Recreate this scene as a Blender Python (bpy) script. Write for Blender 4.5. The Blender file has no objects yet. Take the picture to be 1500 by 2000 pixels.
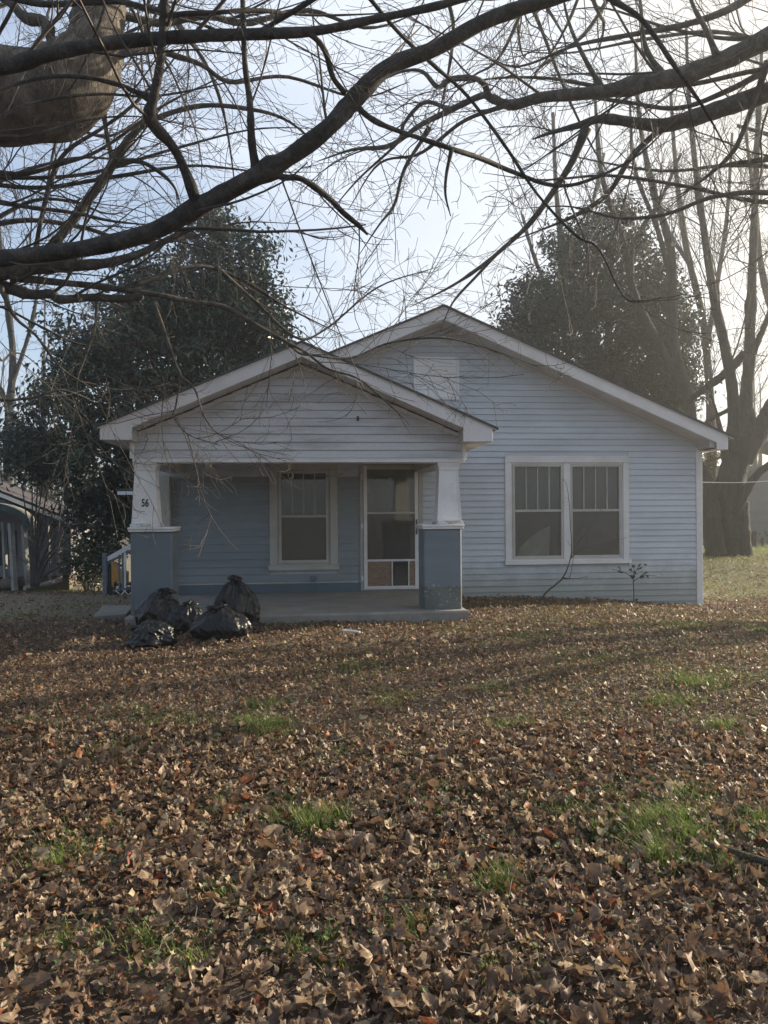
import bpy, bmesh, math, random
import numpy as np
from mathutils import Vector, Matrix, noise

rng = np.random.default_rng(7)
random.seed(7)
PI = math.pi
SC = bpy.context.scene
C = SC.collection

# ------------------------------------------------------------------ camera
CAM_H = 1.5
ROLL = math.radians(0.42)
FPX = 1500.0                                   # focal length in photo pixels (2000 tall)
cam_d = bpy.data.cameras.new('camera')
cam_d.sensor_fit = 'VERTICAL'; cam_d.sensor_height = 24.0; cam_d.lens = 24.0 * FPX / 2000.0
cam_d.clip_start = 0.05; cam_d.clip_end = 3000
cam = bpy.data.objects.new('camera', cam_d); C.objects.link(cam)
cam.matrix_world = Matrix.Translation((0, 0, CAM_H)) @ Matrix.Rotation(PI / 2, 4, 'X') @ Matrix.Rotation(-ROLL, 4, 'Z')
SC.camera = cam

# ------------------------------------------------------------------ sky, sun, exposure
SUN_AZ = math.radians(62); SUN_EL = math.radians(22)
SUN_DIR = Vector((math.sin(SUN_AZ) * math.cos(SUN_EL), math.cos(SUN_AZ) * math.cos(SUN_EL), math.sin(SUN_EL)))
W = bpy.data.worlds.new('World'); SC.world = W; W.use_nodes = True
nt = W.node_tree; nt.nodes.clear()
def wn(t, **k):
    n = nt.nodes.new(t)
    for a, b in k.items(): setattr(n, a, b)
    return n
sky = wn('ShaderNodeTexSky', sky_type='NISHITA', sun_disc=False)
sky.sun_elevation = SUN_EL; sky.sun_rotation = SUN_AZ
sky.air_density = 1.0; sky.dust_density = 1.2; sky.ozone_density = 1.5
tc = wn('ShaderNodeTexCoord')
mp = wn('ShaderNodeMapping'); mp.inputs['Scale'].default_value = (1.0, 1.0, 3.2); mp.inputs['Location'].default_value = (0.3, 0.1, 0.4)
n1 = wn('ShaderNodeTexNoise'); n1.inputs['Scale'].default_value = 1.6; n1.inputs['Detail'].default_value = 7; n1.inputs['Roughness'].default_value = 0.55; n1.inputs['Distortion'].default_value = 0.4
dot = wn('ShaderNodeVectorMath', operation='DOT_PRODUCT'); dot.inputs[1].default_value = SUN_DIR
nrm = wn('ShaderNodeVectorMath', operation='NORMALIZE')
cov = wn('ShaderNodeMapRange'); cov.inputs[1].default_value = -0.2; cov.inputs[2].default_value = 0.95; cov.inputs[3].default_value = -0.32; cov.inputs[4].default_value = 0.56
addc = wn('ShaderNodeMath', operation='ADD')
ramp = wn('ShaderNodeMapRange', interpolation_type='SMOOTHSTEP'); ramp.inputs[1].default_value = 0.42; ramp.inputs[2].default_value = 0.85; ramp.inputs[3].default_value = 0.30; ramp.inputs[4].default_value = 0.95
ccol = wn('ShaderNodeValToRGB')
ccol.color_ramp.elements[0].position = 0.0; ccol.color_ramp.elements[0].color = (4.6, 5.3, 6.5, 1)
e = ccol.color_ramp.elements.new(0.72); e.color = (4.9, 5.15, 5.5, 1)
ccol.color_ramp.elements[-1].position = 0.95; ccol.color_ramp.elements[-1].color = (5.6, 5.0, 3.9, 1)
mix = wn('ShaderNodeMix', data_type='RGBA')
bg = wn('ShaderNodeBackground'); bg.inputs['Strength'].default_value = 0.085
out = wn('ShaderNodeOutputWorld')
L = nt.links.new
L(tc.outputs['Generated'], nrm.inputs[0]); L(nrm.outputs[0], mp.inputs['Vector']); L(mp.outputs[0], n1.inputs['Vector'])
L(nrm.outputs[0], dot.inputs[0]); L(dot.outputs['Value'], cov.inputs[0])
L(n1.outputs['Fac'], addc.inputs[0]); L(cov.outputs[0], addc.inputs[1]); L(addc.outputs[0], ramp.inputs[0])
L(dot.outputs['Value'], ccol.inputs[0])
L(ramp.outputs[0], mix.inputs[0]); L(sky.outputs[0], mix.inputs[6]); L(ccol.outputs[0], mix.inputs[7])
L(mix.outputs[2], bg.inputs['Color']); L(bg.outputs[0], out.inputs['Surface'])

sun_d = bpy.data.lights.new('sun', 'SUN'); sun_d.energy = 5.0; sun_d.angle = math.radians(0.55); sun_d.color = (1.0, 0.86, 0.65)
sun = bpy.data.objects.new('sun', sun_d); C.objects.link(sun)
sun.rotation_euler = (-SUN_DIR).to_track_quat('-Z', 'Y').to_euler(); sun.location = SUN_DIR * 60
SC.view_settings.view_transform = 'Standard'; SC.view_settings.look = 'None'
SC.view_settings.exposure = 1.2; SC.view_settings.gamma = 1.0; SC.view_settings.use_curve_mapping = False
SC.cycles.use_denoising = True
SC.cycles.max_bounces = 6; SC.cycles.transparent_max_bounces = 12

# ------------------------------------------------------------------ helpers: properties, meshes
def tag(o, label=None, cat=None, group=None, kind=None):
    if label: o['label'] = label
    if cat: o['category'] = cat
    if group: o['group'] = group
    if kind: o['kind'] = kind
    return o
def link(o, parent=None):
    C.objects.link(o)
    if parent is not None: o.parent = parent
    return o
def thing(name, label, cat, loc=(0, 0, 0), rz=0.0, group=None):
    o = bpy.data.objects.new(name, None); link(o)
    o.location = loc; o.rotation_euler = (0, 0, rz); o.empty_display_size = 0.2
    return tag(o, label, cat, group)
def mesh_np(name, verts, faces, mat=None, smooth=False, attrs=None):
    """faces: list of int arrays (n,k)"""
    me = bpy.data.meshes.new(name)
    verts = np.asarray(verts, dtype=np.float32).reshape(-1, 3)
    faces = [np.asarray(f, dtype=np.int32) for f in faces if len(f)]
    me.vertices.add(len(verts)); me.vertices.foreach_set('co', verts.ravel())
    nl = sum(f.size for f in faces); npoly = sum(len(f) for f in faces)
    me.loops.add(nl); me.polygons.add(npoly)
    me.loops.foreach_set('vertex_index', np.concatenate([f.ravel() for f in faces]))
    tot = np.concatenate([np.full(len(f), f.shape[1], dtype=np.int32) for f in faces])
    st = np.concatenate([[0], np.cumsum(tot)[:-1]]).astype(np.int32)
    me.polygons.foreach_set('loop_start', st)
    me.polygons.foreach_set('use_smooth', np.full(npoly, bool(smooth)))
    if attrs:
        for k, v in attrs.items():
            a = me.attributes.new(k, 'FLOAT', 'POINT'); a.data.foreach_set('value', np.asarray(v, dtype=np.float32))
    if mat: me.materials.append(mat)
    me.update(calc_edges=True)
    return me
def obj_np(name, verts, faces, mat=None, parent=None, smooth=False, attrs=None):
    return link(bpy.data.objects.new(name, mesh_np(name, verts, faces, mat, smooth, attrs)), parent)
class MB:
    """collects boxes, prisms and tubes into ONE mesh"""
    def __init__(s): s.v = []; s.f = {}; s.n = 0
    def add(s, v, faces):
        v = np.asarray(v, dtype=float).reshape(-1, 3); s.v.append(v)
        for f in faces: s.f.setdefault(len(f), []).append([i + s.n for i in f])
        s.n += len(v); return s
    def box(s, a, b):
        (x0, y0, z0), (x1, y1, z1) = a, b
        v = [(x0,y0,z0),(x1,y0,z0),(x1,y1,z0),(x0,y1,z0),(x0,y0,z1),(x1,y0,z1),(x1,y1,z1),(x0,y1,z1)]
        return s.add(v, [(0,3,2,1),(4,5,6,7),(0,1,5,4),(1,2,6,5),(2,3,7,6),(3,0,4,7)])
    def prism(s, poly, y0, y1):
        """poly: (x,z) counter-clockwise seen from -y; extruded from y0 (front) to y1 (back)"""
        n = len(poly)
        v = [(p[0], y0, p[1]) for p in poly] + [(p[0], y1, p[1]) for p in poly]
        f = [tuple(range(n)), tuple(range(2*n-1, n-1, -1))]
        f += [(i, i + n, (i+1) % n + n, (i+1) % n) for i in range(n)]
        return s.add(v, f)
    def tube(s, pts, rad, S=8, caps=True):
        P = np.asarray(pts, float)[None]; R = np.broadcast_to(np.asarray(rad, float), (len(pts),))[None]
        v, f = tube_arrays(P, R, S); b = s.n
        faces = [tuple(q) for q in f]
        if caps: faces += [tuple(range(S))[::-1], tuple(range((len(pts)-1)*S, len(pts)*S))]
        return s.add(v, faces)
    def build(s, name, mat, parent=None, smooth=False, bevel=0):
        o = obj_np(name, np.concatenate(s.v), [np.array(f) for f in s.f.values()], mat, parent, smooth)
        if bevel:
            bm = bmesh.new(); bm.from_mesh(o.data)
            bmesh.ops.recalc_face_normals(bm, faces=bm.faces[:])
            bmesh.ops.bevel(bm, geom=bm.edges[:], offset=bevel, segments=1, affect='EDGES', clamp_overlap=True)
            bm.to_mesh(o.data); bm.free()
        return o
def nz(a): return a / np.maximum(np.linalg.norm(a, axis=-1, keepdims=True), 1e-9)
def tube_arrays(P, R, S):
    N, K, _ = P.shape
    T = nz(np.gradient(P, axis=1))
    ch = np.abs(nz(P[:, -1] - P[:, 0])); ax = np.argmin(ch, axis=1)
    ref = np.eye(3)[ax][:, None, :]
    n1 = nz(np.cross(T, np.broadcast_to(ref, T.shape))); n2 = np.cross(T, n1)
    a = np.arange(S) * 2 * PI / S
    ring = n1[:, :, None, :] * np.cos(a)[None, None, :, None] + n2[:, :, None, :] * np.sin(a)[None, None, :, None]
    V = P[:, :, None, :] + ring * R[:, :, None, None]
    base = (np.arange(N) * K * S)[:, None, None] + (np.arange(K - 1) * S)[None, :, None] + np.arange(S)[None, None, :]
    nxt = (np.arange(N) * K * S)[:, None, None] + (np.arange(K - 1) * S)[None, :, None] + ((np.arange(S) + 1) % S)[None, None, :]
    F = np.stack([base, nxt, nxt + S, base + S], -1).reshape(-1, 4)
    return V.reshape(-1, 3), F
def merge(parts):
    vs, fs, n = [], [], 0
    for v, f in parts:
        vs.append(v); fs.append(f + n); n += len(v)
    return np.concatenate(vs), np.concatenate(fs)
def spline(pts, n):
    """Catmull-Rom through rows of pts, resampled to n rows"""
    p = np.asarray(pts, float); m = len(p)
    if m < 3:
        t = np.linspace(0, 1, n)[:, None]; return p[0] * (1 - t) + p[-1] * t
    q = np.concatenate([[2 * p[0] - p[1]], p, [2 * p[-1] - p[-2]]])
    t = np.linspace(0, m - 1 - 1e-6, n); i = t.astype(int); u = (t - i)[:, None]
    a, b, c, d = q[i], q[i + 1], q[i + 2], q[i + 3]
    return 0.5 * (2 * b + (c - a) * u + (2 * a - 5 * b + 4 * c - d) * u ** 2 + (3 * b - a - 3 * c + d) * u ** 3)
def at(px, py, d):
    """point on the photo ray of pixel (px,py) at distance d along the view axis"""
    x = (px - 750) / FPX; z = (1000 - py) / FPX; c, s = math.cos(ROLL), math.sin(ROLL)
    return np.array([d * (c * x + s * z), d, CAM_H + d * (-s * x + c * z)])

# ------------------------------------------------------------------ materials
def mat(name):
    m = bpy.data.materials.new(name); m.use_nodes = True
    t = m.node_tree; b = t.nodes['Principled BSDF']
    return m, t, b
def nd(t, typ, **k):
    n = t.nodes.new(typ)
    for a, v in k.items():
        if a.startswith('i_'):
            n.inputs[int(a[2:]) if a[2:].isdigit() else a[2:]].default_value = v
        else: setattr(n, a, v)
    return n
def noise_ramp(t, scale, stops, coord='Object', stretch=(1, 1, 1), detail=5, rough=0.55, dist=0.0):
    c = nd(t, 'ShaderNodeTexCoord'); m = nd(t, 'ShaderNodeMapping'); m.inputs['Scale'].default_value = stretch
    n = nd(t, 'ShaderNodeTexNoise'); n.inputs['Scale'].default_value = scale; n.inputs['Detail'].default_value = detail
    n.inputs['Roughness'].default_value = rough; n.inputs['Distortion'].default_value = dist
    r = nd(t, 'ShaderNodeValToRGB')
    els = r.color_ramp.elements
    els[0].position, els[0].color = stops[0][0], (*stops[0][1], 1)
    els[1].position, els[1].color = stops[-1][0], (*stops[-1][1], 1)
    for p, col in stops[1:-1]:
        q = els.new(p); q.color = (*col, 1)
    t.links.new(c.outputs[coord], m.inputs[0]); t.links.new(m.outputs[0], n.inputs['Vector']); t.links.new(n.outputs['Fac'], r.inputs[0])
    return r, n
def mixc(t, fac, a, b, blend='MIX'):
    x = nd(t, 'ShaderNodeMix', data_type='RGBA', blend_type=blend)
    for s, v in ((0, fac), (6, a), (7, b)):
        if isinstance(v, (int, float)): x.inputs[s].default_value = v
        elif isinstance(v, tuple): x.inputs[s].default_value = (*v, 1)
        else: t.links.new(v, x.inputs[s])
    return x.outputs[2]
def bump(t, b, height, strength, dist=0.01):
    n = nd(t, 'ShaderNodeBump'); n.inputs['Strength'].default_value = strength; n.inputs['Distance'].default_value = dist
    t.links.new(height, n.inputs['Height']); t.links.new(n.outputs[0], b.inputs['Normal'])
def painted(name, col, dirt, rough=0.6, dirt_at=0.55, dirt_w=0.25, fleck=None, fleck_at=0.68, stretch=(1, 1, 1), vary=0.06, dscale=2.2, coord='Object', grime=False):
    m, t, b = mat(name)
    r, n = noise_ramp(t, dscale, [(dirt_at - dirt_w, col), (dirt_at + dirt_w, dirt)], stretch=stretch, detail=8, rough=0.65, coord=coord)
    c = r.outputs[0]
    g, g2 = noise_ramp(t, 70, [(0.3, (0.86,) * 3), (0.7, (1.06,) * 3)], detail=3)
    c = mixc(t, 1.0, c, g.outputs[0], 'MULTIPLY')
    oi = nd(t, 'ShaderNodeObjectInfo'); mr = nd(t, 'ShaderNodeMapRange'); mr.inputs[3].default_value = 1 - vary; mr.inputs[4].default_value = 1 + vary
    t.links.new(oi.outputs['Random'], mr.inputs[0])
    comb = nd(t, 'ShaderNodeCombineColor')
    for i in range(3): t.links.new(mr.outputs[0], comb.inputs[i])
    c = mixc(t, 1.0, c, comb.outputs[0], 'MULTIPLY')
    if fleck:
        f, fn = noise_ramp(t, 14, [(fleck_at, (0, 0, 0)), (fleck_at + 0.02, (1, 1, 1))], detail=9, rough=0.75, coord=coord)
        c = mixc(t, f.outputs[0], c, fleck)
    if grime:          # rain splash and algae along the foot of the wall
        tcn = nd(t, 'ShaderNodeTexCoord'); sx = nd(t, 'ShaderNodeSeparateXYZ'); t.links.new(tcn.outputs['Object'], sx.inputs[0])
        gn = nd(t, 'ShaderNodeTexNoise'); gn.inputs['Scale'].default_value = 3.5; gn.inputs['Detail'].default_value = 8; gn.inputs['Roughness'].default_value = .7; t.links.new(tcn.outputs['Object'], gn.inputs['Vector'])
        ad = nd(t, 'ShaderNodeMath', operation='MULTIPLY_ADD'); ad.inputs[1].default_value = 1.1; t.links.new(gn.outputs['Fac'], ad.inputs[0]); t.links.new(sx.outputs['Z'], ad.inputs[2])
        gm = nd(t, 'ShaderNodeMapRange', interpolation_type='SMOOTHSTEP'); gm.inputs[1].default_value = 1.35; gm.inputs[2].default_value = 0.6; gm.inputs[3].default_value = 0; gm.inputs[4].default_value = .85
        t.links.new(ad.outputs[0], gm.inputs[0]); c = mixc(t, gm.outputs[0], c, (0.27, 0.285, 0.255))
    t.links.new(c, b.inputs['Base Color']); b.inputs['Roughness'].default_value = rough
    bump(t, b, g2.outputs['Fac'], 0.15, 0.004)
    return m
def flat(name, col, rough=0.6, metal=0.0, spec=0.5):
    m, t, b = mat(name)
    g, g2 = noise_ramp(t, 18, [(0.3, tuple(c * 0.8 for c in col)), (0.7, tuple(min(1, c * 1.15) for c in col))], detail=6)
    t.links.new(g.outputs[0], b.inputs['Base Color']); b.inputs['Roughness'].default_value = rough; b.inputs['Metallic'].default_value = metal
    b.inputs['Specular IOR Level'].default_value = spec
    return m
M = {}
M['vinyl'] = painted('pale_blue_siding', (0.56, 0.61, 0.665), (0.43, 0.46, 0.485), 0.5, 0.56, 0.2, grime=True, vary=0.035, stretch=(0.35, 0.35, 1.2), coord='Generated' if False else 'Object')
M['porch_vinyl'] = painted('porch_gable_siding', (0.57, 0.58, 0.60), (0.33, 0.32, 0.305), 0.5, 0.60, 0.12, vary=0.03, stretch=(0.4, 0.4, 2.0))
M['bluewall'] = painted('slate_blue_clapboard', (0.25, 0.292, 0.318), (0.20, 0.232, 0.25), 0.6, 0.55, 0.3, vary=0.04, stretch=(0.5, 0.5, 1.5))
M['greywall'] = painted('weathered_grey_clapboard', (0.40, 0.39, 0.37), (0.25, 0.20, 0.18), 0.6, 0.62, 0.2, vary=0.05)
M['bluebase'] = painted('dark_blue_base_board', (0.10, 0.155, 0.19), (0.08, 0.11, 0.13), 0.55)
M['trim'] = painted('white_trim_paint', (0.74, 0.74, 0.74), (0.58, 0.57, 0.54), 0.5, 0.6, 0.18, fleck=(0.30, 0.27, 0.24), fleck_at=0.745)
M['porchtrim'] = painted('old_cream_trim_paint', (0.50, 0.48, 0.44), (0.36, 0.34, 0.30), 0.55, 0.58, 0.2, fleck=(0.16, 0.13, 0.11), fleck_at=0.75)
M['ventwhite'] = painted('clean_white_paint', (0.82, 0.83, 0.84), (0.74, 0.74, 0.74), 0.5, 0.6, 0.2, vary=.02)
M['fascia'] = painted('white_fascia_paint', (0.72, 0.71, 0.71), (0.58, 0.55, 0.53), 0.5, 0.6, 0.2)
M['peel'] = painted('peeling_white_paint', (0.66, 0.66, 0.66), (0.34, 0.31, 0.27), 0.6, 0.52, 0.06, dscale=14)
M['pillar'] = painted('blue_grey_masonry_paint', (0.145, 0.18, 0.21), (0.11, 0.14, 0.16), 0.7, 0.55, 0.2)
M['concrete'] = painted('old_concrete', (0.30, 0.285, 0.26), (0.17, 0.155, 0.14), 0.9, 0.5, 0.25, dscale=3.5)
M['soffit'] = painted('soffit_paint', (0.62, 0.61, 0.60), (0.50, 0.48, 0.46), 0.6, 0.6, 0.2, vary=0.05)
M['darkroof'] = painted('dark_shingle', (0.055, 0.055, 0.06), (0.10, 0.095, 0.09), 0.9, 0.5, 0.25, dscale=9)
M['inner'] = flat('dark_interior', (0.06, 0.06, 0.055), 0.9)
M['black'] = flat('black_metal', (0.012, 0.012, 0.014), 0.4)
M['brass'] = flat('old_brass', (0.35, 0.27, 0.15), 0.35, 0.8)
M['greybox'] = flat('grey_plastic', (0.13, 0.16, 0.18), 0.5)
M['dark_wood'] = flat('dark_wood', (0.05, 0.048, 0.045), 0.8)
M['curtain'] = flat('pale_cloth', (0.80, 0.77, 0.68), 0.9)
# right pillar: the paint has worn to a grey-green band near its foot, white flecks along the wear line
def pillar_worn():
    m, t, b = mat('worn_blue_grey_masonry_paint')
    r, n = noise_ramp(t, 2.5, [(0.3, (0.17, 0.21, 0.24)), (0.75, (0.13, 0.16, 0.185))], stretch=(0.4, 0.4, 2.5), detail=7)
    tcn = nd(t, 'ShaderNodeTexCoord'); sx = nd(t, 'ShaderNodeSeparateXYZ'); t.links.new(tcn.outputs['Object'], sx.inputs[0])
    nn = nd(t, 'ShaderNodeTexNoise'); nn.inputs['Scale'].default_value = 9; nn.inputs['Detail'].default_value = 6; t.links.new(tcn.outputs['Object'], nn.inputs['Vector'])
    ad = nd(t, 'ShaderNodeMath', operation='MULTIPLY_ADD'); ad.inputs[1].default_value = 0.10; t.links.new(nn.outputs['Fac'], ad.inputs[0]); t.links.new(sx.outputs['Z'], ad.inputs[2])
    mr = nd(t, 'ShaderNodeMapRange'); mr.inputs[1].default_value = 0.555; mr.inputs[2].default_value = 0.535; t.links.new(ad.outputs[0], mr.inputs[0])
    g, gn = noise_ramp(t, 5, [(0.3, (0.135, 0.155, 0.15)), (0.7, (0.085, 0.10, 0.095))], detail=8)
    c = mixc(t, mr.outputs[0], r.outputs[0], g.outputs[0])
    f, fn = noise_ramp(t, 26, [(0.575, (0, 0, 0)), (0.60, (1, 1, 1))], detail=8, rough=0.75)
    band = nd(t, 'ShaderNodeMapRange', interpolation_type='SMOOTHSTEP'); band.inputs[1].default_value = 0.80; band.inputs[2].default_value = 0.50; band.inputs[3].default_value = 0; band.inputs[4].default_value = 0.75
    t.links.new(ad.outputs[0], band.inputs[0])
    f2, f2n = noise_ramp(t, 3.3, [(0.48, (0, 0, 0)), (0.56, (1, 1, 1))], detail=2)
    mm = nd(t, 'ShaderNodeMath', operation='MULTIPLY'); t.links.new(f.outputs[0], mm.inputs[0]); t.links.new(band.outputs[0], mm.inputs[1])
    m3 = nd(t, 'ShaderNodeMath', operation='MULTIPLY'); t.links.new(mm.outputs[0], m3.inputs[0]); t.links.new(f2.outputs[0], m3.inputs[1])
    c = mixc(t, m3.outputs[0], c, (0.55, 0.55, 0.54))
    t.links.new(c, b.inputs['Base Color']); b.inputs['Roughness'].default_value = 0.75
    bump(t, b, nn.outputs['Fac'], 0.25, 0.008)
    return m
M['pillar_worn'] = pillar_worn()
def glass_mat(name, tint, clear, veil_col):
    m, t, b = mat(name); t.nodes.remove(b)
    tr = nd(t, 'ShaderNodeBsdfTransparent'); tr.inputs[0].default_value = (*tint, 1)
    gl = nd(t, 'ShaderNodeBsdfGlossy'); gl.inputs['Roughness'].default_value = 0.04; gl.inputs['Color'].default_value = (0.9, 0.9, 0.9, 1)
    df = nd(t, 'ShaderNodeBsdfDiffuse'); df.inputs[0].default_value = (*veil_col, 1)
    r, n = noise_ramp(t, 3.0, [(0.35, (0.85,) * 3), (0.8, (0.55,) * 3)], detail=4)
    m1 = nd(t, 'ShaderNodeMixShader'); m1.inputs[0].default_value = clear
    sh = nd(t, 'ShaderNodeMath', operation='MULTIPLY'); sh.inputs[1].default_value = clear; t.links.new(r.outputs[0], sh.inputs[0]); t.links.new(sh.outputs[0], m1.inputs[0])
    m2 = nd(t, 'ShaderNodeMixShader'); fr = nd(t, 'ShaderNodeLayerWeight'); fr.inputs['Blend'].default_value = 0.5; pw = nd(t, 'ShaderNodeMath', operation='POWER'); pw.inputs[1].default_value = 4; t.links.new(fr.outputs['Facing'], pw.inputs[0]); ma = nd(t, 'ShaderNodeMath', operation='MULTIPLY_ADD'); ma.inputs[1].default_value = .9; ma.inputs[2].default_value = .045; t.links.new(pw.outputs[0], ma.inputs[0]); t.links.new(ma.outputs[0], m2.inputs[0])
    t.links.new(df.outputs[0], m1.inputs[1]); t.links.new(tr.outputs[0], m1.inputs[2]); t.links.new(m1.outputs[0], m2.inputs[1]); t.links.new(gl.outputs[0], m2.inputs[2])
    t.links.new(m2.outputs[0], t.nodes['Material Output'].inputs[0])
    return m
M['glass'] = glass_mat('dust_and_reflection_glass', (0.88, 0.90, 0.88), 0.84, (0.18, 0.19, 0.18))  # matte grey is dust plus reflected light put into the pane colour
M['screen'] = glass_mat('insect_screen_glass', (0.55, 0.55, 0.53), 0.72, (0.13, 0.135, 0.13))
def plywood():
    m, t, b = mat('bare_plywood')
    r, n = noise_ramp(t, 2.6, [(0.30, (0.20, 0.13, 0.09)), (0.42, (0.29, 0.20, 0.145)), (0.5, (0.17, 0.105, 0.075)), (0.60, (0.29, 0.20, 0.145)), (0.7, (0.19, 0.12, 0.085))], stretch=(1.2, 1.2, 7), detail=3, dist=1.6)
    t.links.new(r.outputs[0], b.inputs['Base Color']); b.inputs['Roughness'].default_value = 0.8
    return m
M['plywood'] = plywood()
def bark(name, c0, c1, c2, scale=6, stretch=(1, 1, 1), strength=0.6, dist=0.02, rscale=None):
    m, t, b = mat(name)
    r, n = noise_ramp(t, scale, [(0.3, c0), (0.5, c1), (0.72, c2)], stretch=stretch, detail=9, rough=0.7, dist=0.6)
    r2, n2 = noise_ramp(t, scale * 7, [(0.3, (0.6,) * 3), (0.7, (1.15,) * 3)], stretch=stretch, detail=6, rough=0.7)
    c = mixc(t, 1.0, r.outputs[0], r2.outputs[0], 'MULTIPLY')
    t.links.new(c, b.inputs['Base Color']); b.inputs['Roughness'].default_value = 0.85; b.inputs['Specular IOR Level'].default_value = 0.25
    sm = nd(t, 'ShaderNodeMath', operation='ADD'); t.links.new(n.outputs['Fac'], sm.inputs[0]); t.links.new(n2.outputs['Fac'], sm.inputs[1])
    bump(t, b, sm.outputs[0], strength, dist)
    return m
M['bark_smooth'] = bark('smooth_grey_bark', (0.028, 0.025, 0.024), (0.068, 0.062, 0.056), (0.15, 0.138, 0.122), 9, strength=0.9)
M['bark_limb'] = bark('mottled_limb_bark', (0.035, 0.031, 0.027), (0.095, 0.085, 0.07), (0.20, 0.18, 0.15), 9, strength=0.8)
M['bark_rough'] = bark('furrowed_bark', (0.05, 0.042, 0.034), (0.19, 0.16, 0.13), (0.38, 0.33, 0.27), 7, (1.0, 1.0, 0.35), 1.0, 0.05)
M['bark_far'] = bark('grey_brown_bark', (0.028, 0.027, 0.025), (0.060, 0.058, 0.053), (0.098, 0.094, 0.086), 5, (1, 1, 0.22), 1.0, .09)
M['twig'] = flat('twig_bark', (0.06, 0.05, 0.043), 0.7, spec=0.4)
M['twig_far'] = flat('far_twig_bark', (0.075, 0.066, 0.056), 0.8, spec=0.3)
def leaf_mat(name, stops, rough=0.6, transl=0.25, spec=0.4, hue_noise=True):
    m, t, b = mat(name)
    at_ = nd(t, 'ShaderNodeAttribute', attribute_name='rnd'); oi = nd(t, 'ShaderNodeObjectInfo')
    ad = nd(t, 'ShaderNodeMath', operation='ADD'); t.links.new(at_.outputs['Fac'], ad.inputs[0]); t.links.new(oi.outputs['Random'], ad.inputs[1])
    fr = nd(t, 'ShaderNodeMath', operation='FRACT'); t.links.new(ad.outputs[0], fr.inputs[0])
    r = nd(t, 'ShaderNodeValToRGB'); els = r.color_ramp.elements
    els[0].position, els[0].color = stops[0][0], (*stops[0][1], 1); els[1].position, els[1].color = stops[-1][0], (*stops[-1][1], 1)
    for p, col in stops[1:-1]: q = els.new(p); q.color = (*col, 1)
    t.links.new(fr.outputs[0], r.inputs[0])
    g, gn = noise_ramp(t, 45, [(0.3, (0.62,) * 3), (0.7, (1.2,) * 3)], detail=4)
    c = mixc(t, 1.0, r.outputs[0], g.outputs[0], 'MULTIPLY')
    t.links.new(c, b.inputs['Base Color']); b.inputs['Roughness'].default_value = rough; b.inputs['Specular IOR Level'].default_value = spec
    tl = nd(t, 'ShaderNodeBsdfTranslucent'); t.links.new(c, tl.inputs[0])
    ms = nd(t, 'ShaderNodeMixShader'); ms.inputs[0].default_value = transl
    o = t.nodes['Material Output']
    t.links.new(b.outputs[0], ms.inputs[1]); t.links.new(tl.outputs[0], ms.inputs[2]); t.links.new(ms.outputs[0], o.inputs[0])
    return m
M['dry_leaf'] = leaf_mat('dry_leaf', [(0.0, (0.102, 0.063, 0.040)), (0.16, (0.164, 0.102, 0.064)), (0.32, (0.224, 0.147, 0.091)), (0.46, (0.129, 0.081, 0.052)), (0.58, (0.320, 0.220, 0.136)),
    (0.68, (0.176, 0.109, 0.068)), (0.78, (0.388, 0.286, 0.183)), (0.85, (0.479, 0.375, 0.246)), (0.89, (0.211, 0.120, 0.068)), (0.955, (0.183, 0.099, 0.054)), (0.975, (0.320, 0.112, 0.039)), (0.988, (0.170, 0.046, 0.027)), (1.0, (0.102, 0.063, 0.040))], 0.55, 0.3, 0.5)
M['evergreen'] = leaf_mat('glossy_evergreen_leaf', [(0.0, (0.014, 0.034, 0.018)), (0.35, (0.024, 0.052, 0.028)), (0.7, (0.034, 0.070, 0.036)), (0.9, (0.044, 0.066, 0.034)), (1.0, (0.07, 0.064, 0.036))], 0.32, 0.12, 0.5)
M['ivy'] = leaf_mat('climbing_evergreen_leaf', [(0.0, (0.018, 0.036, 0.020)), (0.5, (0.028, 0.052, 0.029)), (1.0, (0.044, 0.070, 0.040))], 0.4, 0.15, 0.45)
M['bush'] = leaf_mat('dull_bush_leaf', [(0.0, (0.05, 0.055, 0.025)), (0.5, (0.085, 0.085, 0.038)), (1.0, (0.13, 0.115, 0.055))], 0.6, 0.3, 0.3)
M['grass'] = leaf_mat('winter_grass', [(0.0, (0.08, 0.14, 0.025)), (0.4, (0.15, 0.23, 0.04)), (0.75, (0.22, 0.28, 0.06)), (0.92, (0.26, 0.24, 0.09)), (1.0, (0.32, 0.26, 0.14))], 0.5, 0.45, 0.35)
M['clover'] = leaf_mat('low_weed_leaf', [(0.0, (0.06, 0.10, 0.04)), (0.6, (0.10, 0.145, 0.06)), (1.0, (0.15, 0.18, 0.08))], 0.6, 0.3, 0.3)
M['straw'] = leaf_mat('dead_grass_straw', [(0.0, (0.18, 0.14, 0.085)), (0.6, (0.28, 0.22, 0.14)), (1.0, (0.20, 0.18, 0.09))], 0.7, 0.3, 0.3)
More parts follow.
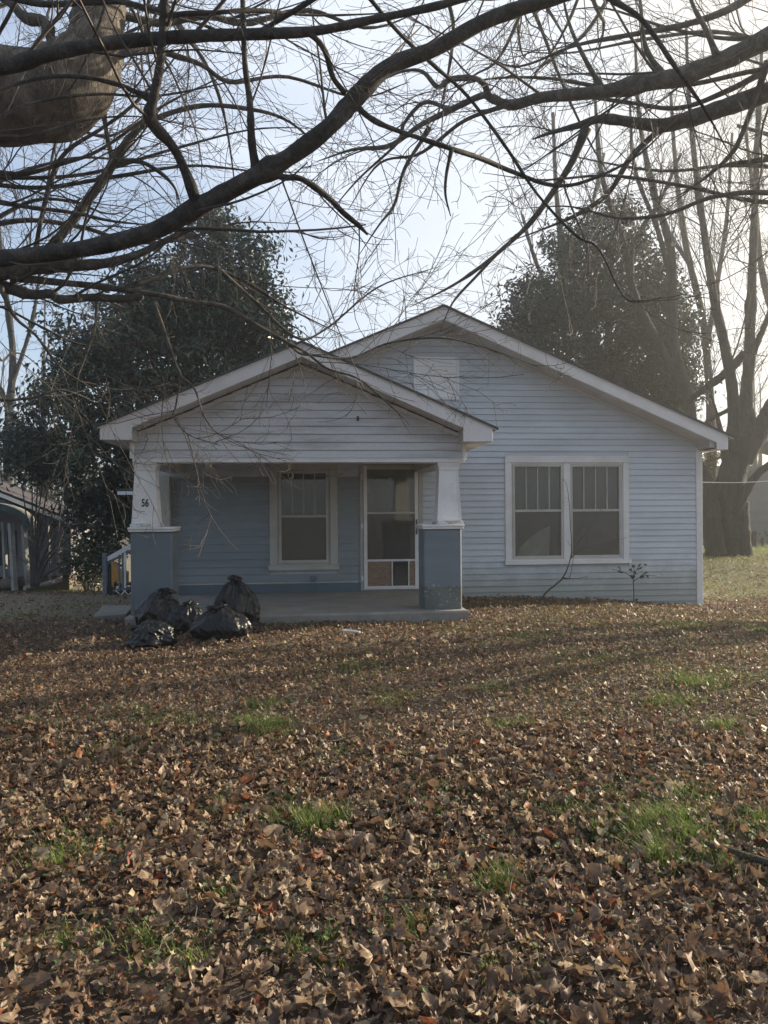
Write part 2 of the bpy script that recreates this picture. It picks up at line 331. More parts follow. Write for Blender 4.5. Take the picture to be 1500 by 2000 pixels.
def ground_mat():
    m, t, b = mat('leaf_strewn_earth')
    r, n = noise_ramp(t, 30, [(0.25, (0.035, 0.026, 0.020)), (0.5, (0.085, 0.060, 0.044)), (0.75, (0.16, 0.12, 0.085))], detail=9, rough=0.75)
    r2, n2 = noise_ramp(t, 0.5, [(0.45, (0, 0, 0)), (0.6, (1, 1, 1))], detail=5)
    g, gn = noise_ramp(t, 40, [(0.3, (0.09, 0.078, 0.052)), (0.7, (0.24, 0.205, 0.145))], detail=8, rough=0.7)
    at_ = nd(t, 'ShaderNodeAttribute', attribute_name='grassy')
    mm = nd(t, 'ShaderNodeMath', operation='MULTIPLY'); t.links.new(r2.outputs[0], mm.inputs[0]); t.links.new(at_.outputs['Fac'], mm.inputs[1])
    c = mixc(t, at_.outputs['Fac'], r.outputs[0], g.outputs[0])
    t.links.new(c, b.inputs['Base Color']); b.inputs['Roughness'].default_value = 0.95
    bump(t, b, n.outputs['Fac'], 0.8, 0.03)
    return m
M['ground'] = ground_mat()
def bag_mat():
    m, t, b = mat('black_bin_liner_plastic')
    b.inputs['Base Color'].default_value = (0.007, 0.008, 0.010, 1); b.inputs['Roughness'].default_value = 0.33; b.inputs['Specular IOR Level'].default_value = 0.4
    r, n = noise_ramp(t, 9, [(0, (0,) * 3), (1, (1,) * 3)], detail=5, rough=0.6, dist=1.5)
    r2, n2 = noise_ramp(t, 40, [(0, (0,) * 3), (1, (1,) * 3)], detail=3, dist=1.0)
    sm = nd(t, 'ShaderNodeMath', operation='MULTIPLY_ADD'); sm.inputs[1].default_value = 0.25; t.links.new(n2.outputs['Fac'], sm.inputs[0]); t.links.new(n.outputs['Fac'], sm.inputs[2])
    bump(t, b, sm.outputs[0], 0.5, 0.02)
    return m
M['bag'] = bag_mat()
# ------------------------------------------------------------------ ground
def sstep(x): x = np.clip(x, 0, 1); return x * x * (3 - 2 * x)
def gz(x, y):
    """height of the yard"""
    x = np.asarray(x, float); y = np.asarray(y, float)
    z = 0.05 * sstep((y - 3) / 5)
    z = z - 0.25 * sstep((x - 1.0) / 5.0) * sstep((y - 8) / 5.5) * (1 - sstep((y - 14.5) / 5))
    z = z + 0.26 * sstep((x - 3) / 5) * sstep((y - 15) / 5)
    z = z - 0.55 * sstep((y - 12.5) / 8) * sstep((-x - 3.5) / 3)
    z = z + 0.025 * np.sin(x * 1.3 + 0.7 * y) * np.sin(y * 1.1 - 0.4 * x + 1) + 0.012 * np.sin(3.1 * x + y) * np.sin(2.7 * y - x)
    return z
def grassy(x, y):
    a = sstep((y - 13.8) / 1.2) * sstep((x - 4.5) / 1.5)
    b = sstep((y - 9.2) / 1.8) * sstep((-x - 3.2) / .8)
    return np.clip(a + b + sstep((y - 30) / 10), 0, 1)
gx = np.unique(np.concatenate([np.linspace(-14, 14, 141), np.linspace(-60, 60, 61), np.linspace(-600, 600, 41)]))
gy = np.unique(np.concatenate([np.linspace(-3, 26, 146), np.linspace(-40, 90, 66), np.linspace(-300, 900, 41)]))
GX, GY = np.meshgrid(gx, gy)
GV = np.stack([GX, GY, gz(GX, GY)], -1).reshape(-1, 3)
nx_, ny_ = len(gx), len(gy)
ii = (np.arange(ny_ - 1)[:, None] * nx_ + np.arange(nx_ - 1)[None, :]).ravel()
ground = obj_np('ground', GV, [np.stack([ii, ii + 1, ii + nx_ + 1, ii + nx_], -1)], M['ground'], smooth=True, attrs={'grassy': grassy(GV[:, 0], GV[:, 1])})
tag(ground, kind='structure')

# ------------------------------------------------------------------ the house
A = math.radians(6)
house = thing('white_house', 'small pale blue clapboard house with white gable trim and a covered front porch', 'house', (0, 13.0, 0), A)
HM = Matrix.Translation((0, 13.0, 0)) @ Matrix.Rotation(A, 4, 'Z')
def hw(u, v, z): p = HM @ Vector((u, v, z)); return np.array(p)
def hbox(name, m, u0, u1, v0, v1, z0, z1, parent=None, bevel=0.003):
    return MB().box((u0, v0, z0), (u1, v1, z1)).build(name, M[m], parent or house, bevel=bevel)
UL, UR, UC = -3.72, 5.64, 0.96
ZE, ZA, SL = 2.655, 4.66, 0.4285           # wall eave, wall apex, roof slope
BACK = 8.5
def gable_x(z, uc, za, sl, lo, hi):
    h = max(0.0, (za - z) / sl); return max(lo, uc - h), min(hi, uc + h)
openings = [(2.09, 4.30, 0.578, 2.445), (-1.916, -0.786, 0.541, 2.36), (-0.411, 0.656, 0.15, 2.36)]
# backing wall in strips round the openings
MBw = MB()
cuts = sorted({-0.25, ZE} | {o[2] for o in openings} | {o[3] for o in openings})
for z0, z1 in zip(cuts[:-1], cuts[1:]):
    us = [UL]
    for o in sorted(openings):
        if o[2] <= z0 + 1e-6 and o[3] >= z1 - 1e-6: us += [o[0] + .03, o[1] - .03]
    us.append(UR)
    for a, b in zip(us[::2], us[1::2]): MBw.box((a, 0.0, z0), (b, 0.12, z1))
MBw.prism([(UL, ZE), (UR, ZE), (UC + 0.02, ZA)], 0.0, 0.12)
MBw.box((UL, 0.12, -0.25), (UL + 0.12, BACK, ZE)).box((UR - 0.12, 0.12, -0.25), (UR, BACK, ZE))
MBw.box((UL + 0.12, BACK - 0.12, -0.25), (UR - 0.12, BACK, ZE)).prism([(UL, ZE), (UR, ZE), (UC, ZA)], BACK - 0.12, BACK)
wall = MBw.build('wall', M['vinyl'], house)
inner = MB().box((UL + .13, 0.13, 0.1), (UR - .13, BACK - .13, 0.14)).box((UL + .13, .13, 2.62), (UR - .13, BACK - .13, 2.66)).box((UL + .13, 3.6, .14), (UR - .13, 3.66, 2.62)).box((UL+.125, .125, .14), (UL+.135, 3.6, 2.62)).box((UR-.135, .125, .14), (UR-.125, 3.6, 2.62)).box((1.2, .13, .14), (1.26, 3.6, 2.62))
inner.build('room_lining', M['inner'], house)
nboard = 0
def board(uL0, uR0, uL1, uR1, z0, z1, v, m, thick=0.021, name='siding_board', uc=None, parent=None):
    """clapboard: bottom edge proud, top tucked under the next"""
    jit = rng.uniform(-0.001, 0.001); sag = rng.uniform(-0.001, 0.001)
    tb, tt = thick + jit, 0.004
    z0 += .0085
    v4 = [(uL0, v - tb, z0 + sag), (uR0, v - tb, z0 - sag), (uR1, v - tt, z1), (uL1, v - tt, z1),
          (uL0, v - .001, z0 + sag), (uR0, v - .001, z0 - sag), (uR1, v - .001, z1), (uL1, v - .001, z1)]
    f = [(0, 1, 2, 3), (7, 6, 5, 4), (4, 5, 1, 0), (3, 2, 6, 7), (0, 3, 7, 4), (1, 5, 6, 2)]
    o = obj_np(name, v4, [np.array(f)], M[m], parent or house)
    return o
def clad(v, u_lo, u_hi, z_lo, z_hi, step, m, gab=None, holes=(), thick=0.021, splits=0.0):
    z = z_lo
    while z < z_hi - 0.02:
        z1 = min(z + step, z_hi)
        if gab:
            a0, b0 = gable_x(z, gab[0], gab[1], gab[2], u_lo, u_hi); a1, b1 = gable_x(z1, gab[0], gab[1], gab[2], u_lo, u_hi)
        else: a0, b0, a1, b1 = u_lo, u_hi, u_lo, u_hi
        spans = [[a0, b0, a1, b1]]
        for h in holes:
            if z1 > h[2] + 0.01 and z < h[3] - 0.01:
                new = []
                for s in spans:
                    if h[0] > s[0] and h[1] < s[1]: new += [[s[0], h[0], s[2], h[0]], [h[1], s[1], h[1], s[3]]]
                    elif h[0] <= s[0] and h[1] > s[0]: new.append([h[1], s[1], h[1], s[3]])
                    elif h[1] >= s[1] and h[0] < s[1]: new.append([s[0], h[0], s[2], h[0]])
                    else: new.append(s)
                spans = new
        for s in spans:
            if s[1] - s[0] > 0.02:
                if splits and s[1] - s[0] > 1.6 and rng.random() < splits:
                    c = rng.uniform(s[0] + .5, s[1] - .5)
                    board(s[0], c - .0022, s[2] if s[2] < c else c - .02, c - .0022, z, z1 - .0005, v, m, thick); board(c + .0022, s[1], c + .0022, max(s[3], c + .01), z, z1 - .0005, v, m, thick + .001)
                else: board(s[0], s[1], s[2], max(s[3], s[2] + .001), z, z1 - .0005, v, m, thick)
        z = z1
VENT = (0.518, 1.30, 3.408, 4.133)
# right of the porch: 4-inch vinyl; above and across the whole gable as well
clad(0, 0.665, UR - 0.10, -0.215, 2.10, 0.105, 'vinyl', holes=[openings[0]], splits=0.34)
clad(0, UL + .1, UR - 0.10, 2.105, ZA - 0.02, 0.105, 'vinyl', gab=(UC, ZA, SL), holes=[(2.09, 4.30, 0.578, 2.445), (-1.93, -0.77, 2, 2.375), (-0.42, .67, 2, 2.375), VENT], splits=0.30)
# under the porch roof: wide slate-blue clapboards, a few weathered grey ones right of the door
clad(-0.0005, UL + .02, -0.425, 0.345, 2.10, 0.126, 'bluewall', holes=[openings[1]], thick=0.024)
hbox('corner_trim', 'trim', UR - 0.10, UR + .012, -0.032, 0.0, -0.235, 2.60)
hbox('corner_trim', 'trim', UR - 0.002, UR + .014, 0.001, 0.1, -0.235, 2.55)
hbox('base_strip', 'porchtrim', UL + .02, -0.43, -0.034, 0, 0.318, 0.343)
hbox('base_board', 'bluebase', UL + .02, -0.40, -0.042, 0, 0.17, 0.317)
hbox('wall_patch', 'vinyl', 2.9, 3.55, -0.027, -0.022, -0.03, 0.07)
fv = hbox('foundation_vent', 'black', 3.06, 3.36, -0.027, -0.0225, -0.195, -0.165)
# ---- the main roof
OV = -0.5
def rake(name, side, uc, apex_t, apex_b, sl, u_in, u_out, zb, v0, v1, m, parent=None):
    """sloping fascia board whose lower end squares off into a boxed return"""
    s = side
    poly = [(uc, apex_b), (uc + s * (u_in - 0), apex_b - sl * u_in), (uc + s * u_in, zb), (uc + s * u_out, zb), (uc + s * u_out, apex_t - sl * u_out), (uc, apex_t)]
    if s < 0: poly = poly[::-1]
    return MB().prism(poly, v0, v1).build(name, M[m], parent or house, bevel=0.003)
rake('fascia_board', 1, UC, 4.855, 4.655, SL, 4.70, 4.90, 2.525, OV, OV + .03, 'fascia')
rake('fascia_board', -1, UC, 4.855, 4.655, SL, 4.70, 4.90, 2.525, OV, OV + .03, 'fascia')
def slope_slab(uc, za, sl, half, th, v0, v1):
    return [MB().prism([(uc, za), (uc + half, za - sl * half), (uc + half, za - sl * half + th), (uc, za + th)], v0, v1),
            MB().prism([(uc, za), (uc, za + th), (uc - half, za - sl * half + th), (uc - half, za - sl * half)], v0, v1)]
for k, s in enumerate(slope_slab(UC, 4.862, SL, 5.03, 0.035, OV - .035, BACK + .4)): s.build('roof', M['darkroof'], house)
# drip edge of pale metal under the shingles
for k, s in enumerate(slope_slab(UC, 4.845, SL, 5.00, 0.014, OV - .012, OV - .001)): s.build('drip_edge', M['trim'], house)
# soffit: separate boards between fascia and wall, running up the slope
n = 22
for side in (1, -1):
    for i in range(n):
        a, b = i / n * 4.68, (i + 1) / n * 4.68 - 0.006
        dz = rng.uniform(0, 0.004)
        MB().prism([(UC + side * a, 4.653 - SL * a - dz), (UC + side * b, 4.653 - SL * b - dz), (UC + side * b, 4.665 - SL * b - dz), (UC + side * a, 4.665 - SL * a - dz)][::side], OV + .031, -0.004).build('soffit_panel', M['soffit'], house)
    MB().prism([(UC + side * 4.69, 2.53), (UC + side * 4.89, 2.53), (UC + side * 4.89, 2.545), (UC + side * 4.69, 2.545)][::side], OV + .031, BACK).build('eave_soffit', M['soffit'], house)
    MB().prism([(UC + side * 4.89, 2.528), (UC + side * 4.92, 2.528), (UC + side * 4.92, 2.74), (UC + side * 4.89, 2.75)][::side], OV + .031, BACK).build('eave_board', M['fascia'], house)
    MB().prism([(UC + side * 4.60, 2.56), (UC + side * 4.70, 2.56), (UC + side * 4.70, 2.66), (UC + side * 4.60, 2.70)][::side], OV + .05, -0.03).build('eave_return', M['porchtrim'], house)
    # frieze strip where the siding meets the soffit
    MB().prism([(UC, ZA - .055), (UC + side * 4.66, ZA - .055 - SL * 4.66), (UC + side * 4.66, ZA - .012 - SL * 4.66), (UC, ZA - .012)][::side], -0.03, -0.019).build('frieze_strip', M['soffit'], house)
# gable vent cover: framed panel of pale boards
vent = MB().box((VENT[0], -.010, VENT[2]), (VENT[1], -.002, VENT[3])).build('gable_vent_cover', M['ventwhite'], house)
nz_ = 5
for i in range(nz_):
    z0 = VENT[2] + .035 + i * (VENT[3] - VENT[2] - .07) / nz_; z1 = z0 + (VENT[3] - VENT[2] - .07) / nz_ - .004
    board(VENT[0] + .035, VENT[1] - .035, VENT[0] + .035, VENT[1] - .035, z0, z1, -.0105, 'ventwhite', .012, 'slat', parent=vent)
for a in ((VENT[0], VENT[0] + .034, VENT[2], VENT[3]), (VENT[1] - .034, VENT[1], VENT[2], VENT[3]), (VENT[0] + .035, VENT[1] - .035, VENT[3] - .034, VENT[3]), (VENT[0] + .035, VENT[1] - .035, VENT[2], VENT[2] + .034)):
    hbox('frame', 'ventwhite', a[0], a[1], -.03, -.0105, a[2], a[3], vent)
# ---- windows
def sash_unit(win, u0, u1, z0, z1, tm, glassm='glass', screen=True):
    """double-hung unit: three muntins above, one light below"""
    zm = z0 + (z1 - z0) * 0.508; f = 0.042
    hbox('sash', tm, u0, u0 + f, -.030, .02, z0, z1, win); hbox('sash', tm, u1 - f, u1, -.030, .02, z0, z1, win)
    hbox('sash', tm, u0 + f + .001, u1 - f - .001, -.030, .02, z1 - f, z1, win); hbox('sash', tm, u0 + f + .001, u1 - f - .001, -.030, .02, z0, z0 + .05, win)
    hbox('meeting_rail', tm, u0 + f + .001, u1 - f - .001, -.034, .02, zm - .02, zm + .022, win)
    hbox('pane', glassm, u0 + f, u1 - f, .004, .007, z0 + .05, zm - .02, win, 0)
    gw = u1 - u0 - 2 * f
    for k in range(4):
        a = u0 + f + gw * k / 4; hbox('pane', glassm, a + (.009 if k else 0), a + gw / 4 - (.009 if k < 3 else 0), .012, .015, zm + .022, z1 - f, win, 0)
        if k: hbox('muntin', tm, a - .009, a + .009, -.006, .020, zm + .022, z1 - f, win, 0.002)
def casing(win, o, tm, side, head, sill_h, inset=.0, proud=.042):
    u0, u1, z0, z1 = o
    hbox('casing', tm, u0, u0 + side, -proud, 0.0, z0 + sill_h, z1 - head, win); hbox('casing', tm, u1 - side, u1, -proud, 0.0, z0 + sill_h, z1 - head, win)
    hbox('casing', tm, u0, u1, -proud - .004, 0.0, z1 - head + .001, z1, win)
    hbox('sill', tm, u0 - .02, u1 + .02, -proud - .045, 0.01, z0, z0 + sill_h - .001, win)
    hbox('jamb', tm, u0 + side - .012, u0 + side + .025, -.014, .11, z0 + sill_h, z1 - head, win, 0); hbox('jamb', tm, u1 - side - .025, u1 - side + .012, -.014, .11, z0 + sill_h, z1 - head, win, 0)
    hbox('jamb', tm, u0 + side + .026, u1 - side - .026, -.014, .11, z1 - head - .025, z1 - head + .01, win, 0); hbox('jamb', tm, u0 + side + .026, u1 - side - .026, -.014, .11, z0 + sill_h - .01, z0 + sill_h + .02, win, 0)
def empty_part(name, parent): return link(bpy.data.objects.new(name, None), parent)
w2 = empty_part('window', house); w2['label'] = 'wide double window with two sashes side by side in bright white casing'
casing(w2, openings[0], 'trim', .105, .115, .075)
hbox('mullion', 'trim', 3.125, 3.245, -.036, .10, .653, 2.33, w2)
sash_unit(w2, 2.222, 3.123, .674, 2.303, 'porchtrim'); sash_unit(w2, 3.247, 4.168, .674, 2.303, 'porchtrim')
hbox('hinge', 'porchtrim', 3.086, 3.112, -.040, -.030, 1.02, 1.09, w2, 0)
w1 = empty_part('window', house); w1['label'] = 'single tall window with cream casing under the porch roof'
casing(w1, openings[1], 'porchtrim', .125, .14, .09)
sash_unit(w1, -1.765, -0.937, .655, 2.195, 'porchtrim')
cur = obj_np('curtain', [hw(2.33, .03, .73), hw(2.88, .03, .73), hw(2.90, .03, 1.24), hw(2.74, .03, 1.17), hw(2.52, .03, 1.02), hw(2.36, .03, .86)], [np.array([[0, 1, 2, 3, 4, 5]])], M['curtain'])
cur.modifiers.new('thick', 'SOLIDIFY').thickness = 0.006
tag(cur, 'pale cloth showing behind the lower glass of the double window', 'curtain')
# ---- the front door behind an aluminium screen door
du0, du1, dz0, dz1 = openings[2]
dr = empty_part('screen_door', house)
hbox('casing', 'porchtrim', du0, du0 + .05, -.034, .0, dz0 + .02, dz1, dr); hbox('casing', 'porchtrim', du1 - .065, du1, -.034, .0, dz0 + .02, dz1, dr)
hbox('casing', 'porchtrim', du0 + .051, du1 - .066, -.034, .0, dz1 - .06, dz1, dr)
hbox('jamb', 'porchtrim', du0 + .051, du0 + .10, -.02, .10, dz0 + .02, dz1 - .061, dr); hbox('jamb', 'porchtrim', du1 - .115, du1 - .066, -.02, .10, dz0 + .02, dz1 - .061, dr)
hbox('threshold', 'concrete', du0, du1, -.06, .12, .172, .19, dr)
s0, s1, sz0, sz1 = du0 + .062, du1 - .078, .195, 2.285
fw = .058
hbox('stile', 'trim', s0, s0 + fw, -.046, -.021, sz0, sz1, dr); hbox('stile', 'trim', s1 - fw, s1, -.046, -.021, sz0, sz1, dr)
hbox('rail', 'trim', s0 + fw + .001, s1 - fw - .001, -.046, -.021, sz0, sz0 + .055, dr); hbox('rail', 'porchtrim', s0 + fw + .001, s1 - fw - .001, -.046, -.021, sz1 - .07, sz1, dr)
zr1, zr2 = 0.665, 1.465
hbox('rail', 'trim', s0 + fw + .001, s1 - fw - .001, -.046, -.021, zr1, zr1 + .036, dr); hbox('rail', 'porchtrim', s0 + fw + .001, s1 - fw - .001, -.046, -.021, zr2, zr2 + .034, dr)
hbox('pane', 'glass', s0 + fw, s1 - fw, -.034, -.031, zr2 + .034, sz1 - .07, dr, 0); hbox('pane', 'screen', s0 + fw, s1 - fw, -.034, -.031, zr1 + .036, zr2, dr, 0)
gi0, gi1 = s0 + fw, s1 - fw; gw = gi1 - gi0
pet0, pet1 = gi0 + gw * .52, gi0 + gw * .86
hbox('kick_panel', 'plywood', gi0, pet0 - .012, -.036, -.026, sz0 + .055, zr1, dr, 0); hbox('kick_panel', 'plywood', pet1 + .012, gi1, -.036, -.026, sz0 + .055, zr1, dr, 0)
hbox('pet_flap_frame', 'trim', pet0 - .012, pet0 + .006, -.050, -.022, sz0 + .035, zr1, dr); hbox('pet_flap_frame', 'trim', pet1 - .006, pet1 + .012, -.050, -.022, sz0 + .035, zr1, dr); hbox('pet_flap_frame', 'trim', pet0 + .007, pet1 - .007, -.050, -.022, sz0 + .035, sz0 + .056, dr)
hbox('pet_flap', 'screen', pet0 + .007, pet1 - .007, -.034, -.031, sz0 + .057, zr1 - .03, dr, 0)
hbox('flap_hinge', 'black', pet0 + .007, pet1 - .007, -.042, -.0345, zr1 - .085, zr1 - .001, dr, 0); hbox('flap_hinge', 'black', pet0 + .007, pet0 + .045, -.041, -.0345, zr1 - .20, zr1 - .086, dr, 0); hbox('flap_hinge', 'black', pet1 - .045, pet1 - .007, -.041, -.0345, zr1 - .18, zr1 - .086, dr, 0)
MB().tube([(s1 - .03, -.072, 1.15), (s1 - .03, -.078, 1.20), (s1 - .03, -.078, 1.30), (s1 - .03, -.07, 1.37)], .012, 6).build('handle', M['black'], dr, True)
MB().box((s1 - .042, -.07, 1.12), (s1 - .018, -.047, 1.18)).build('handle', M['black'], dr)
for z in (.34, 1.22, 2.05): hbox('hinge', 'trim', s0 - .045, s0 - .012, -.052, -.021, z, z + .09, dr, .003)
# the wooden door seen through the screen
hbox('door_leaf', 'porchtrim', du0 + .101, du1 - .116, .03, .07, .195, 1.0, dr, 0)
dl0, dl1 = du0 + .101, du1 - .116
hbox('door_leaf', 'porchtrim', dl0, dl0 + .15, .03, .07, 1.001, 2.295, dr, 0); hbox('door_leaf', 'porchtrim', dl1 - .15, dl1, .03, .07, 1.001, 2.295, dr, 0)
hbox('door_leaf', 'porchtrim', dl0 + .151, dl1 - .151, .03, .07, 2.12, 2.295, dr, 0)
hbox('door_light', 'glass', dl0 + .15, dl1 - .15, .045, .049, 1.0, 2.12, dr, 0)
cu = (dl0 + dl1) / 2
for pts in ([(cu, 1.30), (cu - .05, 1.42), (cu, 1.56), (cu + .05, 1.42), (cu, 1.30)], [(cu, 1.56), (cu - .03, 1.75), (cu - .09, 1.95)], [(cu, 1.56), (cu + .03, 1.75), (cu + .09, 1.95)], [(cu - .15, 2.05), (cu - .14, 1.6), (cu - .1, 1.2)], [(cu + .15, 2.05), (cu + .14, 1.6), (cu + .1, 1.2)], [(cu - .19, 1.3), (cu - .05, 1.42)], [(cu + .19, 1.3), (cu + .05, 1.42)]):
    MB().tube([(a, .040, b) for a, b in pts], .006, 5).build('lead_came', M['trim'], dr)
MB().prism([(cu, 2.02), (cu + .035, 2.06), (cu, 2.10), (cu - .035, 2.06)], .034, .042).build('glass_bevel', M['fascia'], dr)
MB().tube([(cu, .028, .875), (cu, .01, .875)], .035, 10).build('door_knocker', M['black'], dr); MB().tube([(dl1 - .05, .028, .90), (dl1 - .05, -.01, .90)], .022, 10).build('door_knob', M['brass'], dr)
# ---- porch: slab, pillars, beam, gable
PL, PR, PF = -3.61, 0.80, -2.95
sb = MB(); nseg = 24
top = []
for i in range(nseg + 1):
    u = PL + (PR - PL) * i / nseg
    top.append((u, PF + 0.012 * math.sin(i * 2.1) + rng.uniform(-.006, .006)))
vv, ff = [], []
for i, (u, v) in enumerate(top): vv += [(u, v - .012, -.25), (u, v, .165), (u, v + .018, .19), (u, -.0365, .168), (u, -.0365, -.25)]
for i in range(nseg):
    for k in range(4): ff.append((i*5+k, (i+1)*5+k, (i+1)*5+k+1, i*5+k+1))
sb.add(vv, ff); sb.add([vv[k] for k in range(5)], [(4, 3, 2, 1, 0)]); sb.add([vv[nseg*5+k] for k in range(5)], [(0, 1, 2, 3, 4)])
sb.build('porch_slab', M['concrete'], house)
def pillar(u0, u1, cu_, m, num=False):
    v0, v1 = -2.77, -2.25
    o = MB().box((u0, v0, .15), (u1, v1, 1.265)).build('pedestal', M[m], house, bevel=.018)
    MB().box((u0 - .022, v0 - .025, 1.266), (u1 + .022, v1 + .025, 1.296)).build('cap', M['trim'], o, bevel=.004)
    MB().box((u0 - .03, v0 - .035, 1.297), (u1 + .03, v1 + .035, 1.325)).build('cap', M['trim'], o, bevel=.005)
    w0, w1, cv = .163, .127, -2.50
    def tap(z): return w0 + (w1 - w0) * (z - 1.37) / (2.06 - 1.37)
    pl = MB().box((cu_ - .185, cv - .185, 1.326), (cu_ + .185, cv + .185, 1.369)).build('column_base', M['peel'], house, bevel=.004)
    v = []
    for z, w in ((1.37, w0), (2.06, w1)): v += [(cu_ - w, cv - w, z), (cu_ + w, cv - w, z), (cu_ + w, cv + w, z), (cu_ - w, cv + w, z)]
    c = MB().add(v, [(0,3,2,1),(4,5,6,7),(0,1,5,4),(1,2,6,5),(2,3,7,6),(3,0,4,7)]).build('column', M['trim'], house, bevel=.003)
    # corner boards standing a little proud
    for s in (-1, 1):
        vb = []
        for z, w in ((1.372, w0), (2.058, w1)): x0, x1 = sorted((cu_ + s * (w + .004), cu_ + s * (w - .022))); vb += [(x0, cv - w - .007, z), (x1, cv - w - .007, z), (x1, cv - w - .001, z), (x0, cv - w - .001, z)]
        MB().add(vb, [(0,3,2,1),(4,5,6,7),(0,1,5,4),(1,2,6,5),(2,3,7,6),(3,0,4,7)]).build('edge_board', M['trim'], c)
    v = []
    for z, w in ((2.061, w1 + .008), (2.10, w1 + .012), (2.165, w1 + .03)): v += [(cu_ - w, cv - w, z), (cu_ + w, cv - w, z), (cu_ + w, cv + w, z), (cu_ - w, cv + w, z)]
    f = [(0,3,2,1),(8,9,10,11)]
    for b in (0, 4): f += [(b+0,b+1,b+5,b+4),(b+1,b+2,b+6,b+5),(b+2,b+3,b+7,b+6),(b+3,b+0,b+4,b+7)]
    MB().add(v, f).build('capital', M['trim'], c)
    return c, cv - tap(1.63)
colL, numv = pillar(-3.573, -3.05, -3.412, 'pillar')
pillar(0.245, 0.757, 0.612, 'pillar_worn')
# house number on the left column: bold condensed black digits
def digit(ch, u, z, h, parent):
    cu2 = bpy.data.curves.new('house_number', 'FONT'); cu2.body = ch; cu2.size = h / 0.70; cu2.extrude = .002; cu2.offset = .0038; cu2.align_x = 'CENTER'
    tmp = bpy.data.objects.new('tmp', cu2); C.objects.link(tmp)
    bpy.context.view_layer.update(); dg = bpy.context.evaluated_depsgraph_get()
    me = bpy.data.meshes.new_from_object(tmp.evaluated_get(dg)); bpy.data.objects.remove(tmp)
    me.name = 'house_number'; me.materials.clear(); me.materials.append(M['black'])
    o = link(bpy.data.objects.new('house_number', me), parent)
    lean = math.atan((.163 - .127) / .69)
    o.matrix_local = Matrix.Translation((u, numv - .004, z)) @ Matrix.Rotation(PI / 2 - lean, 4, 'X') @ Matrix.Scale(0.66, 4, (1, 0, 0))
    return o
digit('5', -3.432, 1.595, .098, colL); digit('6', -3.384, 1.595, .098, colL)
BL, BR = -3.605, 0.845
hbox('beam_trim', 'trim', BL + .04, BR - .02, -2.655, -2.35, 2.168, 2.222)
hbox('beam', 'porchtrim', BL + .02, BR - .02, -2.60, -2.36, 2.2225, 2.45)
for u0 in (BL + .03, BR - .33):
    hbox('side_beam', 'porchtrim', u0, u0 + .28, -2.349, -.02, 2.17, 2.42)
hbox('porch_ceiling', 'soffit', BL + .05, BR - .05, -2.35, -.02, 2.425, 2.44)
hbox('pilaster', 'porchtrim', -3.70, -3.52, -.16, -.018, .172, 2.10); hbox('pilaster', 'porchtrim', BR - .30, BR - .12, -.15, -.018, 1.4, 2.10) if False else None
PUC, PAT, PAB, PSL = -1.365, 3.675, 3.505, 0.4315
PWA = PAB - .02
clad(-2.60, BL + .055, BR - .045, 2.223, PWA - .02, 0.107, 'porch_vinyl', gab=(PUC, PWA, PSL), splits=0.28)
# board joints low on the gable
MB().prism([(BL + .05, 2.223), (BR - .04, 2.223), (BR - .04, 2.5), (PUC, PWA - .01), (BL + .05, 2.5)], -2.598, -2.50).build('gable_wall', M['porch_vinyl'], house)
hbox('corner_trim', 'trim', BL, BL + .054, -2.63, -2.54, 2.223, 2.56); hbox('corner_trim', 'trim', BR - .044, BR + .012, -2.63, -2.54, 2.205, 2.52)
rake('fascia_board', 1, PUC, PAT, PAB, PSL, 2.105, 2.50, 2.418, -3.0, -2.972, 'fascia'); rake('fascia_board', -1, PUC, PAT, PAB, PSL, 2.13, 2.52, 2.43, -3.0, -2.972, 'fascia')
for s in slope_slab(PUC, 3.682, PSL, 2.57, .03, -3.03, -.02): s.build('roof', M['darkroof'], house)
for s in slope_slab(PUC, 3.668, PSL, 2.55, .012, -3.012, -3.001): s.build('drip_edge', M['trim'], house)
for side, ui, uo, zb in ((1, 2.12, 2.48, 2.42), (-1, 2.14, 2.50, 2.432)):
    for i in range(11):
        a, b = i / 11 * ui, (i + 1) / 11 * ui - .006
        MB().prism([(PUC + side * a, PAB - PSL * a), (PUC + side * b, PAB - PSL * b), (PUC + side * b, PAB + .012 - PSL * b), (PUC + side * a, PAB + .012 - PSL * a)][::side], -2.971, -2.604).build('soffit_panel', M['soffit'], house)
    MB().prism([(PUC + side * ui, zb), (PUC + side * uo, zb), (PUC + side * uo, zb + .012), (PUC + side * ui, zb + .012)][::side], -2.971, -.02).build('eave_soffit', M['soffit'], house)
    MB().prism([(PUC + side * ui, zb + .013), (PUC + side * (ui + .015), zb + .013), (PUC + side * (ui + .015), PAB - PSL * ui - .002), (PUC + side * ui, PAB - PSL * ui)][::side], -2.97, -2.61).build('eave_return', M['porchtrim'], house)
    MB().prism([(PUC + side * uo, zb), (PUC + side * (uo + .02), zb), (PUC + side * (uo + .02), zb + .15), (PUC + side * uo, zb + .16)][::side], -2.971, -.02).build('eave_board', M['fascia'], house)
    MB().prism([(PUC, PWA - .055), (PUC + side * 2.13, PWA - .055 - PSL * 2.13), (PUC + side * 2.13, PWA - .012 - PSL * 2.13), (PUC, PWA - .012)][::side], -2.63, -2.619).build('frieze_strip', M['soffit'], house)
# little fixtures
hk = MB().box((-.635, -2.632, 2.73), (-.605, -2.618, 2.79)).box((-.628, -2.65, 2.75), (-.612, -2.632, 2.765)).build('light_bracket', M['black'], house)
ob = hbox('outlet_box', 'greybox', -1.235, -1.155, -.065, -.018, .345, .44)
MB().prism([(-1.22, .36), (-1.17, .36), (-1.17, .425), (-1.22, .425)], -.071, -.0655).build('lid', M['greybox'], ob)
